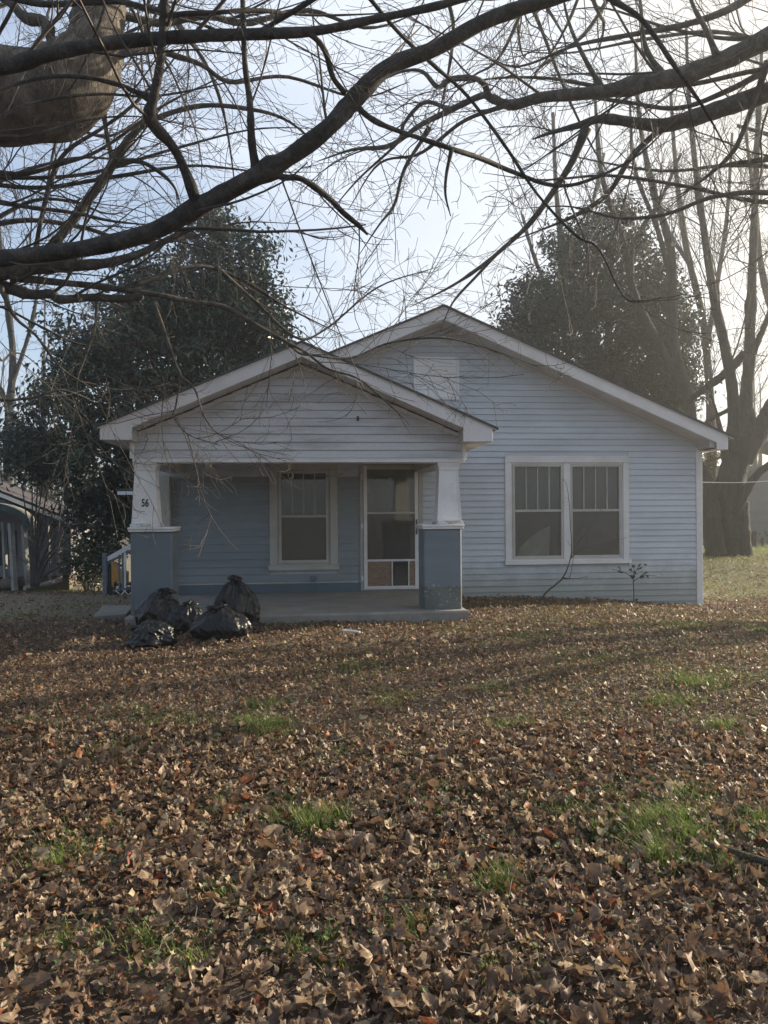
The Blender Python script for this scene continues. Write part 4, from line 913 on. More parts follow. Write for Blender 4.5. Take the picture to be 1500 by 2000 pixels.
T3 = [
 [(2780,-50,6.6,80),(2300,-30,7.5,62),(1850,-10,8.0,46),(1600,25,8,36),(1500,75,8.2,33),(1430,110,8.4,30),(1340,145,8.6,27),(1250,165,8.8,24),(1170,180,9,20),(1060,190,9,17),(1000,205,9.2,15),(960,192,9.2,12),(940,187,9.3,10),(880,215,9.5,10),(820,245,9.7,8),(760,285,9.9,8),(690,292,10.2,6),(620,315,10.4,4)],
 [(955,188,9.2,11),(945,165,9.1,9),(925,153,9,9),(880,155,9,9),(855,170,9,8),(825,140,8.9,6),(785,140,8.9,5),(730,165,8.9,4)],
 [(2780,60,6.6,74),(2300,80,7.7,60),(1820,95,8.8,44),(1650,120,9,36),(1500,180,9.2,30),(1400,215,9.4,27),(1330,237,9.5,24),(1280,245,9.6,20),(1180,232,9.8,13),(1130,245,9.9,11),(1080,258,10,8),(1040,272,10,6)],
 [(1290,250,9.6,12),(1275,265,9.7,10),(1230,310,9.9,9),(1190,375,10.2,8),(1140,412,10.4,7),(1080,440,10.6,5),(1000,470,10.8,3)],
 [(1145,250,9.9,13),(1120,310,10,11),(1090,360,10.2,10),(1040,430,10.5,9),(1000,470,10.7,7),(940,520,11,6),(880,560,11.2,5),(800,600,11.4,3)],
 [(1010,460,10.7,6),(975,492,10.8,5),(930,540,11,4.5),(885,590,11.2,4),(860,645,11.3,3)],
 [(880,215,9.5,7),(830,200,9.6,6),(790,240,9.7,6),(775,280,9.8,5),(700,350,10,4),(640,420,10.2,3)],
 [(1040,192,9,8),(960,215,9.3,7),(900,240,9.6,6),(820,300,9.9,5),(740,320,10.2,4),(680,410,10.4,3)],
 [(1400,110,8.4,10),(1380,60,8.4,8),(1350,0,8.4,7),(1340,-80,8.4,6)],
 [(1500,120,9,10),(1450,260,9.2,8),(1420,310,9.4,7),(1360,360,9.6,5),(1310,390,9.8,3)],
 [(840,250,9.7,6),(790,330,9.8,5),(770,400,10,5),(740,440,10,4),(700,500,10.2,3)],
 [(1180,180,9,8),(1140,110,9,7),(1110,40,9,6),(1090,-60,9,5)],
 [(1300,155,8.7,9),(1260,90,8.7,8),(1250,0,8.7,6),(1230,-90,8.7,5)],
 [(1500,-30,8.5,14),(1420,20,8.6,11),(1330,50,8.7,9),(1220,70,8.9,7),(1120,90,9.1,5),(1010,130,9.3,4),(930,100,9.5,3)],
 [(1700,250,9.2,16),(1560,300,9.4,12),(1470,315,9.6,8),(1400,330,9.8,5),(1300,410,10,4)],
]
T3 += filler(20, 1430, 1800, -120, 420, -760, -20, 8.6, 12, 9, 14)
limbs_tree('oak_tree', 'tall bare tree at the right edge reaching two long dark limbs over the roof', (9.6, 5.4, -.1),
    [(9.6,5.4,-.4,.75),(9.6,5.4,.5,.58),(9.5,5.5,2.5,.5),(9.3,5.9,5,.45),(9.0,6.3,6.8,.40),(9.0,6.6,10,.25),(9.2,6.8,14,.08)], T3, 'bark_limb', 'twig',
    [dict(per_m=1.9, l0=.7, l1=2.6, ang=(.35,1.0), grav=.02, wig=.10, K=10, rfac=.42, rmin=.0052), dict(per_m=3.8, l0=.4, l1=1.3, ang=(.4,1.0), wig=.17, K=7, rmin=.0042), dict(per_m=6.2, l0=.15, l1=.55, ang=(.4,1.0), wig=.22, K=5, rmin=.0034, cap=15000)], bumpy=.05, thin_=.62)
# ---- trees behind the house
def bare_tree(name, label, px, d, stems, h, spread, r0=0.22, seed=0, dens=1.0, twig='twig_far'):
    """stems: pixel rows for the stems (base first); the rest of the crown grows from them"""
    base = at(px, 1095, d); base[2] = float(gz(base[0], base[1])) - .05
    t = thing(name, label, 'tree', base, 0, 'tall trees round the house'); B = np.array(base)
    Ps, Rs = [], []
    for k, rows in enumerate(stems):
        pts, rad = pxlimb(rows)
        o, P, R = limb_obj('trunk' if k == 0 else 'branch', np.array(pts) - B, rad, 'bark_far', t, 18, n=len(rows) * 7, rough=.02, bumpy=.16, seed=seed + k)
        p, r = resample(P, R, 20); Ps.append(p); Rs.append(r)
    P, R = np.array(Ps), np.array(Rs)
    w = d / 25
    l1 = grow(P, R, 1.9 * dens, .9 * spread, 3.0 * spread, (.3, .85), .05, .07, 10, .28, .5, .012 * w)
    l2 = grow(*l1, 2.4 * dens, .5 * spread, 1.7 * spread, (.3, .85), .03, .09, 7, .15, .55, .0095 * w)
    l3 = grow(*l2, 2.6 * dens, .3, 1.0, (.35, .9), .02, .11, 5, .1, .6, .0075 * w)
    l4 = grow(*l3, 2.6 * dens, .15, .6, (.35, .9), 0, .12, 4, .1, .6, .0065 * w, cap=14000)
    twigs_obj(t, [l1, l2, l3, l4], twig, S=(5, 4, 3, 3))
    return t
bare_tree('multi_stem_tree', 'big many stemmed bare tree with a broad gnarled base right of the house', 1440, 20, [
 [(1430,1112,20,56.7),(1430,1085,20,39.4),(1426,1045,20,33.3),(1422,1000,20,30.8),(1430,930,20,27.1),(1450,860,20,24.6),(1455,800,20,14.8),(1462,720,20,11.1),(1466,620,20,9.2),(1470,520,20,8.0),(1474,420,20,6.8),(1480,250,20,4.9),(1490,60,20,2.5)],
 [(1415,960,20,18.5),(1432,860,20,12.3),(1430,760,20,10.5),(1412,660,20,9.2),(1394,580,20,8.0),(1378,470,20,6.8),(1360,340,20,5.5),(1345,180,20,3.7),(1340,40,20,2.5)],
 [(1452,900,20,18.5),(1485,840,20,16.0),(1515,780,20,13.6),(1560,690,20,11.1),(1600,560,20,8.6),(1640,380,20,4.9)],
 [(1430,950,20,13.6),(1398,800,19.5,2.5),(1385,770,19.5,1.8)],
 [(1470,690,20,6.2),(1500,620,20,5.5),(1540,520,20,4.9),(1560,400,20,3.1)],
 [(1436,1005,19.6,9.9),(1465,945,19.5,8.0),(1500,910,19.4,6.8),(1570,880,19.3,5.5)],
 [(1400,1085,19.7,20.9),(1390,1030,19.7,18.5),(1388,990,19.7,16.0),(1380,930,19.7,8.6),(1362,890,19.7,5.5),(1366,850,19.7,3.7)],
 [(1456,1100,19.7,16.0),(1452,1040,19.7,12.3),(1450,980,19.8,12.3)],
 [(1340,786,20.5,5.5),(1375,760,20.4,6.8),(1416,730,20.2,8.0),(1455,690,20,8.6)],
 [(1425,800,20,4.3),(1395,815,19.8,3.7),(1365,835,19.7,2.5),(1345,850,19.7,1.2)]], 14, 1.1, seed=1, dens=1.0)
bare_tree('ivy_stem_tree', 'tall leaning bare tree with several stems rising through the evergreen', 1350, 23, [
 [(1350,1090,23,14.4),(1352,900,23,13.0),(1344,780,23,11.5),(1318,690,23,10.1),(1312,600,23,8.6),(1312,500,23,7.9),(1298,440,23,7.2),(1276,370,23,5.8),(1250,240,23,4.3),(1240,80,23,2.2)],
 [(1330,750,23,7.2),(1260,620,23,6.5),(1232,548,23,6.5),(1214,460,23,5.8),(1185,380,23,5.0),(1170,300,23,4.3),(1160,150,23,2.2)],
 [(1232,548,23,5.0),(1240,470,23,4.3),(1290,390,23,3.6),(1330,300,23,2.9)],
 [(1312,560,23,5.0),(1285,450,23,4.3),(1240,330,23,3.6),(1230,200,23,2.2)]], 13, .9, seed=2, dens=.95)
bare_tree('slender_tree', 'slender bare tree standing between the evergreen and the many stemmed tree', 1392, 27, [
 [(1392,1085,27,8.6),(1390,850,27,7.9),(1375,640,27,6.5),(1340,480,27,5.8),(1320,330,27,4.3),(1310,180,27,2.9)],
 [(1380,680,27,5.0),(1400,560,27,4.3),(1420,420,27,3.6),(1430,260,27,2.2)],
 [(1350,520,27,4.3),(1300,440,27,3.6),(1270,330,27,2.9)]], 14, 1.2, seed=3, dens=.8)
bare_tree('poplar_tree', 'bare tree with upright stems at the far right edge', 1540, 25, [
 [(1540,1090,25,14.4),(1535,800,25,12.2),(1525,600,25,10.1),(1515,420,25,8.6),(1510,250,25,6.5),(1505,60,25,3.6)],
 [(1530,680,25,7.2),(1490,540,25,5.8),(1475,400,25,4.3),(1455,250,25,2.9)],
 [(1520,560,25,6.5),(1560,420,25,5.8),(1590,250,25,3.6)]], 15, 1.2, seed=4, dens=.85)
bare_tree('birch_tree', 'pale bare tree rising behind the roof apex of the house', 1120, 30, [
 [(1120,1085,30,8.6),(1115,800,30,7.9),(1100,620,30,6.5),(1095,480,30,5.8),(1085,350,30,4.3),(1080,220,30,2.9)],
 [(1105,640,30,5.0),(1050,520,30,3.6),(1020,420,30,2.9)],
 [(1098,560,30,5.0),(1150,420,30,3.6),(1180,300,30,2.9)]], 14, 1.25, seed=5, dens=.75)
bare_tree('elm_tree', 'bare tree far left behind the evergreen with thin grey branches', 20, 27, [
 [(20,1080,27,9.4),(15,860,27,7.9),(25,700,27,6.5),(10,560,27,5.0),(-5,420,27,3.6)],
 [(20,760,27,4.3),(60,640,27,3.6),(80,520,27,2.2)], [(18,800,27,4.3),(-30,680,27,3.6),(-70,520,27,2.2)]], 12, 1.1, seed=6, dens=.8)
bare_tree('ash_tree', 'bare tree left of the evergreen showing above the low neighbour roof', -90, 24, [
 [(-90,1080,24,10.8),(-85,860,24,9.4),(-80,650,24,7.2),(-70,480,24,5.0),(-60,300,24,2.9)],
 [(-82,740,24,5.0),(-20,600,24,3.6),(20,500,24,2.9)], [(-80,640,24,5.0),(-140,480,24,3.6)]], 12, 1.1, seed=7, dens=.8)
bare_tree('added_shade_tree', 'bare spreading tree added beyond the right edge to dapple the lawn, branch tips in view', 2300, 15.5, [  # mostly unseen tree, added to throw dappled shade across the lawn
 [(2300,1110,15.5,24),(2295,900,15.5,20),(2280,700,15.5,17),(2260,520,15.5,14),(2240,330,15.5,10),(2235,120,15.5,7),(2240,-150,15.5,4)],
 [(2290,820,15.5,13),(2110,610,15.3,10),(1910,450,15.1,8),(1720,345,15,6),(1570,285,14.9,5),(1440,245,14.8,3)],
 [(2280,720,15.5,12),(2400,520,15,9),(2480,330,14.5,7),(2530,60,14,4)],
 [(2265,560,15.5,10),(2150,400,16,8),(2050,200,16.4,6),(1990,0,16.8,4)],
 [(2285,780,15.5,10),(2250,640,14.2,8),(2210,500,13.2,6),(2150,360,12.4,4)],
 [(2245,400,15.5,9),(2330,200,16,7),(2370,-40,16.4,4)]], 10, .9, seed=9, dens=.9)
# ---- evergreens
def leaf_cloud(pts, size, nrm_bias, up=.25, aspect=.42, jitter=1.0):
    """folded diamond leaves at pts; nrm_bias: outward direction"""
    n = len(pts)
    nr = nz(nrm_bias + rng.normal(size=(n, 3)) * .8 * jitter + np.array([0, 0, up]))
    rv = rng.normal(size=(n, 3)); d = nz(rv - (rv * nr).sum(1, keepdims=True) * nr); w = np.cross(nr, d)
    s = (size * rng.uniform(.6, 1.25, n))[:, None]
    a = pts - d * s * .5; b = pts + d * s * .5 - nr * s * .12; m1 = pts + w * s * aspect * .5 + nr * s * .07; m2 = pts - w * s * aspect * .5 + nr * s * .07
    V = np.stack([a, m1, b, m2], 1).reshape(-1, 3); k = np.arange(n) * 4
    F = np.stack([k, k + 1, k + 2, k, k + 2, k + 3], 1).reshape(-1, 3)
    return V, F, np.repeat(rng.uniform(0, 1, n), 4)
def clump_points(ells, n_clump, n_leaf, sig, dscale=1.0, inner=.35, tint=False):
    """ells: (px,py,rx,ry,d) ellipsoids in pixels"""
    w = np.array([e[2] * e[3] for e in ells], float); w /= w.sum()
    which = rng.choice(len(ells), n_clump, p=w)
    E = np.array(ells, float)[which]
    u = nz(rng.normal(size=(n_clump, 3))); r = rng.uniform(inner ** 3, 1, n_clump) ** (1 / 3)
    cen = np.array([at(e[0], e[1], e[4]) for e in ells])[which]
    sc = np.stack([E[:, 2] * E[:, 4] / FPX, E[:, 2] * E[:, 4] / FPX * dscale, E[:, 3] * E[:, 4] / FPX], 1)
    c = cen + u * r[:, None] * sc
    size = rng.uniform(.6, 1.5, n_clump)
    k = rng.poisson(n_leaf * size ** 1.5); idx = np.repeat(np.arange(n_clump), k)
    off = rng.normal(size=(len(idx), 3)) * sig * size[idx][:, None] * np.array([1, 1, .7])
    if tint: return c[idx] + off, nz(u[idx] + nz(off) * .7), c, rng.uniform(0, 1, n_clump)[idx]
    return c[idx] + off, nz(u[idx] + nz(off) * .7), c
def evergreen(name, label, px, d, ells, n_clump, n_leaf, sig, leaf, m, trunk_top, group, limbs=26, inner=.3, bark_m='bark_far'):
    base = at(px, 1095, d); base[2] = float(gz(base[0], base[1])) - .05; B = np.array(base)
    t = thing(name, label, 'tree', base, 0, group)
    P, N, cen, CR = clump_points(ells, n_clump, n_leaf, sig, .9, inner, True)
    keep = P[:, 2] > gz(P[:, 0], P[:, 1]) + .05
    v, f, a = leaf_cloud(P[keep], leaf, N[keep]); a = np.repeat(.55 * CR[keep] + .45 * a[::4], 4)
    o = obj_np('crown', v - B, [f], M[m], t, attrs={'rnd': a}); o['kind'] = 'stuff'
    top = at(*trunk_top, d)
    pts = [B, B + (top - B) * .35 + np.array([.1, 0, 0]), B + (top - B) * .7 + np.array([-.12, .1, 0]), top]
    tr, TP, TR = limb_obj('trunk', np.array(pts) - B, [.24, .18, .11, .03], bark_m, t, 10, n=24)
    sel = cen[rng.choice(len(cen), limbs)]
    for c in sel:
        i = int(np.clip((c[2] - B[2]) / (top[2] - B[2]) * 18, 2, 20)); s = TP[i] + B
        s = s - np.array([0, 0, .4]); mid = (s + c) / 2 + np.array([0, 0, .25])
        limb_obj('branch', np.array([s, mid, c]) - B, [.05, .035, .012], bark_m, t, 6, n=8)
    return t
evergreen('magnolia_tree', 'large dark glossy leaved evergreen behind the left side of the porch', 270, 18, [
 (438,520,88,88,18), (352,590,120,95,18.2), (470,610,95,95,18.3), (520,640,62,70,18.6), (262,680,110,100,18), (390,720,125,110,18.6), (175,770,105,95,17.8), (290,800,120,110,18),
 (100,860,95,78,17.8), (205,900,115,90,17.8), (60,900,65,60,17.8), (280,960,70,90,18), (215,1010,70,80,18.6), (160,690,60,60,18), (500,720,90,80,18.8), (420,440,40,30,18)], 600, 78, .22, .17, 'evergreen', (430, 450), 'leafy evergreen trees behind the house', inner=.2)
evergreen('ivy_clad_tree', 'evergreen leaf covered tree rising behind the right slope of the roof', 1180, 25, [
 (1212,425,52,42,25), (1140,490,90,62,25), (1215,540,100,90,25.2), (1105,590,80,75,25), (1185,650,125,95,25.4), (1050,660,55,62,25), (1260,680,85,95,25.2), (1120,720,105,80,25), (1325,770,48,70,24.6), (1020,720,40,40,25), (1230,770,100,60,25), (1060,610,50,50,25), (1300,640,60,80,25), (1290,760,70,60,25), (1045,590,50,50,25), (1010,665,45,45,25), (1330,700,45,70,24.8), (1280,560,45,60,25)], 640, 60, .27, .19, 'ivy', (1205, 410), 'leafy evergreen trees behind the house', limbs=30, inner=.2)
# ---- bushes and undergrowth
def bush(name, label, ells, n_clump, n_leaf, sig, leaf, m, group='bushes and brush beside the houses', stems=14):
    b0 = at(ells[0][0], ells[0][1], ells[0][4]); g0 = float(gz(b0[0], b0[1])); B = np.array([b0[0], b0[1], g0])
    t = thing(name, label, 'bush', B, 0, group)
    P, N, cen = clump_points(ells, n_clump, n_leaf, sig, .8, .1); keep = P[:, 2] > gz(P[:, 0], P[:, 1]) + .02
    v, f, a = leaf_cloud(P[keep], leaf, N[keep], jitter=1.4)
    o = obj_np('foliage', v - B, [f], M[m], t, attrs={'rnd': a}); o['kind'] = 'stuff'
    mbs = []
    for c in cen[rng.choice(len(cen), stems)]:
        s = np.array([B[0] + (c[0] - B[0]) * .3, B[1] + (c[1] - B[1]) * .3, 0]); s[2] = float(gz(s[0], s[1]))
        mbs.append(spline([s - B, (s + c) / 2 - B + rng.normal(size=3) * .08, c - B], 7))
    P = np.array(mbs); v, f = tube_arrays(P, np.tile(np.linspace(.016, .005, 7), (len(P), 1)), 4); obj_np('stems', v, [f], M['twig_far'], t)['kind'] = 'stuff'
    return t
bush('yellow_bush', 'olive yellow bush in sunlight behind the maroon shingle roof', [(130,950,75,55,26), (80,930,40,40,26), (170,960,35,40,26)], 70, 40, .22, .12, 'bush')
bush('dark_shrub', 'dense dark shrub between the neighbour house and the side steps', [(178,1090,38,55,20), (150,1100,30,45,20), (205,1095,25,60,19.5), (160,1050,25,35,21)], 80, 45, .16, .10, 'evergreen')
bush('house_corner_shrub', 'small glossy shrub at the right rear corner of the house', [(1384,1010,14,70,20.8), (1385,930,12,50,20.6)], 40, 26, .12, .10, 'bush')
bush('far_brush', 'low brush growing along the fence behind the big tree', [(1480,1075,40,22,27), (1540,1070,60,30,27), (1420,1080,30,18,27)], 50, 40, .2, .10, 'bush')
# ---- bare shrub before the neighbour's wall
def stem_plant(name, label, cat, rows, m, spec, leaves=None, group=None):
    b = at(rows[0][0][0], rows[0][0][1], rows[0][0][2]); B = np.array(b)
    t = thing(name, label, cat, B, 0, group); Ps, Rs = [], []
    for r in rows:
        pts, rad = pxlimb(r); o, P, R = limb_obj('stem', np.array(pts) - B, rad, m, t, 6, n=len(r) * 4, rough=.03); p, q = resample(P, R, 14); Ps.append(p); Rs.append(q)
    P, R = np.array(Ps), np.array(Rs); lv = []
    for k in spec: P, R = grow(P, R, **k); lv.append((P, R))
    if lv: twigs_obj(t, lv, 'twig')
    if leaves:
        P, R = lv[-1] if lv else (P, R); pts = P[:, 2:].reshape(-1, 3); pts = pts[rng.choice(len(pts), min(len(pts), leaves[0]), replace=False)]
        v, f, a = leaf_cloud(pts, leaves[1], np.zeros_like(pts) + np.array([0, -.3, .5])); o = obj_np('leaves', v, [f], M[leaves[2]], t, attrs={'rnd': a}); o['kind'] = 'stuff'
    return t
sh = []
for k in range(11):
    tx = [40, 62, 78, 92, 104, 120, 150, 190, 175, 60, 130][k]; ty = [930, 905, 890, 880, 910, 960, 985, 1005, 1080, 1000, 1040][k]
    sh.append([(62 + k * 1.2, 1146, 18.0, 2.2), (64 + (tx - 64) * .22, 1146 - (1146 - ty) * .35, 18, 1.9), (64 + (tx - 64) * .6, 1146 - (1146 - ty) * .7, 18, 1.4), (tx, ty, 18, .8)])
stem_plant('bare_shrub', 'leafless multi stemmed shrub in front of the neighbour house', 'shrub', sh, 'twig_far', [dict(per_m=3.2, l0=.3, l1=1.2, ang=(.3, .8), grav=.05, wig=.14, K=7, rmin=.004), dict(per_m=4, l0=.2, l1=.6, ang=(.3, .8), grav=.04, wig=.16, K=5, rmin=.0032)], group='bushes and brush beside the houses')
stem_plant('bare_sapling', 'thin leaning leafless sapling growing up across the double window', 'sapling',
 [[(1053,1180,12.7,1.84),(1066,1158,12.7,1.73),(1085,1142,12.7,1.67),(1098,1130,12.7,1.62),(1110,1105,12.7,1.04),(1117,1070,12.7,0.86),(1114,1030,12.7,0.73),(1112,985,12.7,0.61),(1106,945,12.7,0.43),(1095,935,12.7,0.30)],
  [(1112,1098,12.7,0.69),(1125,1065,12.7,0.56),(1150,1035,12.6,0.47),(1172,1000,12.6,0.39),(1176,965,12.6,0.30)], [(1114,1090,12.7,0.65),(1140,1072,12.6,0.52),(1180,1062,12.6,0.43),(1225,1050,12.5,0.30)],
  [(1098,1130,12.7,1.04),(1112,1128,12.7,0.81),(1118,1100,12.7,0.47),(1122,1075,12.7,0.35)], [(1150,1035,12.6,0.43),(1146,1060,12.6,0.39),(1150,1078,12.6,0.30)], [(1100,1128,12.7,0.69),(1125,1130,12.6,0.52),(1150,1125,12.6,0.34)]],
 'twig', [dict(per_m=5, l0=.08, l1=.38, ang=(.4, 1.0), grav=.02, wig=.14, K=5, rmin=.0022)], group='saplings against the front wall')
stem_plant('leafy_sapling', 'small sapling with a few leaves under the right end of the double window', 'sapling',
 [[(1237,1186,12.8,1.10),(1238,1160,12.8,0.99),(1237,1130,12.8,0.88),(1239,1105,12.8,0.55)], [(1238,1135,12.8,0.66),(1258,1124,12.7,0.55),(1284,1125,12.6,0.33)], [(1238,1132,12.8,0.66),(1220,1118,12.7,0.55),(1196,1112,12.7,0.33)], [(1238,1120,12.8,0.55),(1250,1104,12.7,0.44),(1258,1100,12.7,0.33)]],
 'twig', [dict(per_m=9, l0=.05, l1=.2, ang=(.4, 1.0), grav=.02, wig=.14, K=5, rmin=.002)], leaves=(120, .075, 'ivy'), group='saplings against the front wall')
# ---- far woods
lv = [[], [], []]
TP, TR = [], []
for i in range(230):
    d = rng.uniform(38, 90); x = rng.uniform(-1.1, 1.1) * d
    hgt = rng.uniform(8, 15); z = float(gz(x, d)); bx = rng.normal(size=2) * .6
    TP.append(spline([(x, d, z - .2), (x + bx[0] * .4, d, z + hgt * .4), (x + bx[0], d + bx[1], z + hgt)], 10)); TR.append(np.linspace(rng.uniform(.12, .28), .03, 10))
TP, TR = np.array(TP), np.array(TR)
g1 = grow(TP, TR, 1.0, 1.5, 4.5, (.35, .9), .10, .15, 7, .25, .5, .022); g2 = grow(*g1, 1.1, .8, 2.4, (.35, .9), .06, .18, 5, .1, .6, .014); g3 = grow(*g2, 1.3, .5, 1.3, (.4, .9), .03, .2, 4, .1, .6, .011, cap=30000)
v, f = merge([tube_arrays(TP, TR, 6), tube_arrays(*g1, 4), tube_arrays(*g2, 3), tube_arrays(*g3, 3)])
tag(obj_np('woods', v, [f], M['twig_far'], smooth=True), 'distant bare woods behind the houses', kind='stuff')
P = np.stack([rng.uniform(-90, 90, 9000), rng.uniform(48, 75, 9000), np.abs(rng.normal(size=9000)) * 1.1], 1); P[:, 2] += gz(P[:, 0], P[:, 1])
v, f, a = leaf_cloud(P, .5, np.zeros_like(P) + np.array([0, -.4, .4])); tag(obj_np('undergrowth', v, [f], M['bush'], attrs={'rnd': a}), 'dull undergrowth at the foot of the far woods', kind='stuff')
# ------------------------------------------------------------------ fallen leaves
def leaf_shape(kind, fine, seed):
    """flat outline with mid ring, then curled; returns verts and triangles, about 1 unit across"""
    r_ = np.random.default_rng(seed)
    if kind == 0:      # maple / sycamore: five pointed lobes
        lob = [(-2.35 + r_.normal() * .15, .62 * r_.uniform(.7, 1.15)), (-1.2 + r_.normal() * .15, .85 * r_.uniform(.75, 1.1)), (r_.normal() * .1, 1.0), (1.2 + r_.normal() * .15, .85 * r_.uniform(.75, 1.1)), (2.35 + r_.normal() * .15, .62 * r_.uniform(.7, 1.15))]
        ang, rad = [], []
        for i, (a, r) in enumerate(lob):
            ang += [a - .3, a, a + .3]; rad += [r * .74, r * r_.uniform(.85, 1.05), r * .74]
            if i < 4: ang.append((a + lob[i + 1][0]) / 2); rad.append(.50 * r_.uniform(.85, 1.15))
        ang = np.array(ang + [PI]); rad = np.array(rad + [.22])
    elif kind == 1:    # oak: long, deep rounded lobes
        ang = np.linspace(-PI, PI, 17)[:-1]; base = 1 / np.sqrt((np.cos(ang) / 1.0) ** 2 + (np.sin(ang) / .52) ** 2)
        rad = base * np.where(np.arange(16) % 2 == 0, 1.05, .62) * r_.uniform(.9, 1.1, 16)
    else:              # plain ovate
        ang = np.linspace(-PI, PI, 13)[:-1]; rad = 1 / np.sqrt((np.cos(ang) / 1.0) ** 2 + (np.sin(ang) / .6) ** 2) * r_.uniform(.92, 1.06, 12)
    o = np.argsort(ang); ang, rad = ang[o], rad[o]; n = len(ang)
    ring = np.stack([np.cos(ang) * rad, np.sin(ang) * rad], 1) * .5
    if fine: V2 = np.concatenate([[[0, 0]], ring * .5, ring]); 
    else: V2 = np.concatenate([[[0, 0]], ring])
    k = np.arange(n); k2 = (k + 1) % n
    if fine:
        F = np.concatenate([np.stack([0 * k, 1 + k, 1 + k2], 1), np.stack([1 + k, 1 + n + k, 1 + n + k2], 1), np.stack([1 + k, 1 + n + k2, 1 + k2], 1)])
    else: F = np.stack([0 * k, 1 + k, 1 + k2], 1)
    x, y = V2[:, 0], V2[:, 1]
    c1, c2, c3 = r_.uniform(.8, 3.2), r_.uniform(-.6, 2.0), r_.uniform(0, 2 * PI)
    # curl about a skew axis, plus crumple
    ca, sa = math.cos(c3), math.sin(c3); p = ca * x + sa * y; q = -sa * x + ca * y
    if c1 > 1.6:      # rolled
        R_ = 1 / (c1 * 1.6); th = p / R_; X = R_ * np.sin(th); Z = R_ * (1 - np.cos(th)) + c2 * q * q * .6; P_ = X; Q_ = q
    else:
        P_, Q_, Z = p, q, c1 * p * p + c2 * q * q * .7
    Z = Z + r_.normal(size=len(x)) * .05 + .10 * np.sin(7 * p + seed) * np.cos(6 * q)
    V3 = np.stack([ca * P_ - sa * Q_, sa * P_ + ca * Q_, Z], 1)
    if fine:           # a stalk
        d = ring[np.argmax(np.abs(ang))] ; d = np.array([-1, 0.0]); 
    V3[:, 2] -= np.percentile(V3[:, 2], 20)
    return V3, F
kinds = [0, 0, 0, 2, 0, 0, 0, 1, 1, 2, 0, 0, 0, 0, 2, 1]
FINE = [leaf_shape(k, True, 100 + i) for i, k in enumerate(kinds)]; COARSE = [leaf_shape(k, False, 200 + i) for i, k in enumerate(kinds)]
def rotmats(yaw, tilt, tdir, flip):
    cz, sz = np.cos(yaw), np.sin(yaw); n = len(yaw)
    Rz = np.zeros((n, 3, 3)); Rz[:, 0, 0] = cz; Rz[:, 0, 1] = -sz; Rz[:, 1, 0] = sz; Rz[:, 1, 1] = cz; Rz[:, 2, 2] = 1
    Rz[:, :, 1:] *= flip[:, None, None]
    ax = np.stack([np.cos(tdir), np.sin(tdir), np.zeros(n)], 1); K = np.zeros((n, 3, 3))
    K[:, 0, 2] = ax[:, 1]; K[:, 1, 2] = -ax[:, 0]; K[:, 2, 0] = -ax[:, 1]; K[:, 2, 1] = ax[:, 0]
    I = np.eye(3)[None]; Rt = I + np.sin(tilt)[:, None, None] * K + (1 - np.cos(tilt))[:, None, None] * (K @ K)
    return Rt @ Rz
def clear_of_house(x, y):
    ca, sa = math.cos(A), math.sin(A); dx, dy = x, y - 13.0; u = ca * dx + sa * dy; v = -sa * dx + ca * dy
    inside = ((u > UL - .02) & (u < UR + .04) & (v > -.05)) | ((u > PL - .02) & (u < PR + .02) & (v > PF - .01))
    return ~inside
def patch(x, y):
    """how bare of leaves the spot is, 0..1"""
    g = np.zeros_like(x)
    for (cx_, cy_, r_) in GRASS_SPOTS: g = np.maximum(g, .7 * np.exp(-(((x - cx_) / (r_ * .6)) ** 2 + ((y - cy_) / (r_ * .5)) ** 2)))
    return g
tufts = [(530,1432,.30,1.0),(612,1605,.24,.9),(1310,1625,.34,1.0),(1340,1680,.25,.9),(980,1712,.16,.8),(518,1388,.20,.6),(1372,1345,.34,.8),(1410,1430,.30,.7),(1300,1378,.26,.6),(130,1660,.30,.45),(480,1585,.26,.5),(1005,1420,.22,.5),(760,1368,.30,.4),(700,1310,.24,.4),
         (270,1850,.22,.4),(1230,1640,.20,.7),(1480,1620,.22,.6),(640,1480,.30,.35),(260,1470,.30,.35),(790,1790,.14,.5),(600,1840,.14,.5),(1180,1300,.4,.3),(940,1345,.3,.35),(1450,1330,.35,.4),(1350,1225,.4,.5),(1040,1250,.4,.25),(1480,1230,.4,.4),(150,1830,.18,.35),(870,1560,.26,.3),(1090,1590,.24,.35),(1210,1560,.2,.3),(450,1740,.18,.3),(1000,1880,.14,.3),(60,1420,.3,.25),(330,1420,.35,.35)]
GRASS_SPOTS = [(*wp(a, b, .03), r) for a, b, r, s in tufts]
def scatter(n, ylo, yhi, margin):
    y = np.sqrt(rng.uniform(ylo ** 2, yhi ** 2, n)); x = rng.uniform(-1, 1, n) * (y * .5 + margin); return x, y
near_x, near_y = scatter(34000, 1.2, 5.2, 1.6); far_x, far_y = scatter(145000, 5.2, 19.5, 2.2)
def thin(x, y, keep_extra=1.0):
    g = grassy(x, y) * np.where(x > 0, .80, .90); p = (1 - patch(x, y) * 1.1).clip(0, 1) * (1 - g) * keep_extra
    big = np.array([noise.noise((a * .5, b * .5, 3.3)) for a, b in zip(x, y)]); p *= np.clip(1.15 + big * .7, .5, 1)
    return (rng.random(len(x)) < p) & clear_of_house(x, y)
k = thin(near_x, near_y); near_x, near_y = near_x[k], near_y[k]
k = thin(far_x, far_y); far_x, far_y = far_x[k], far_y[k]
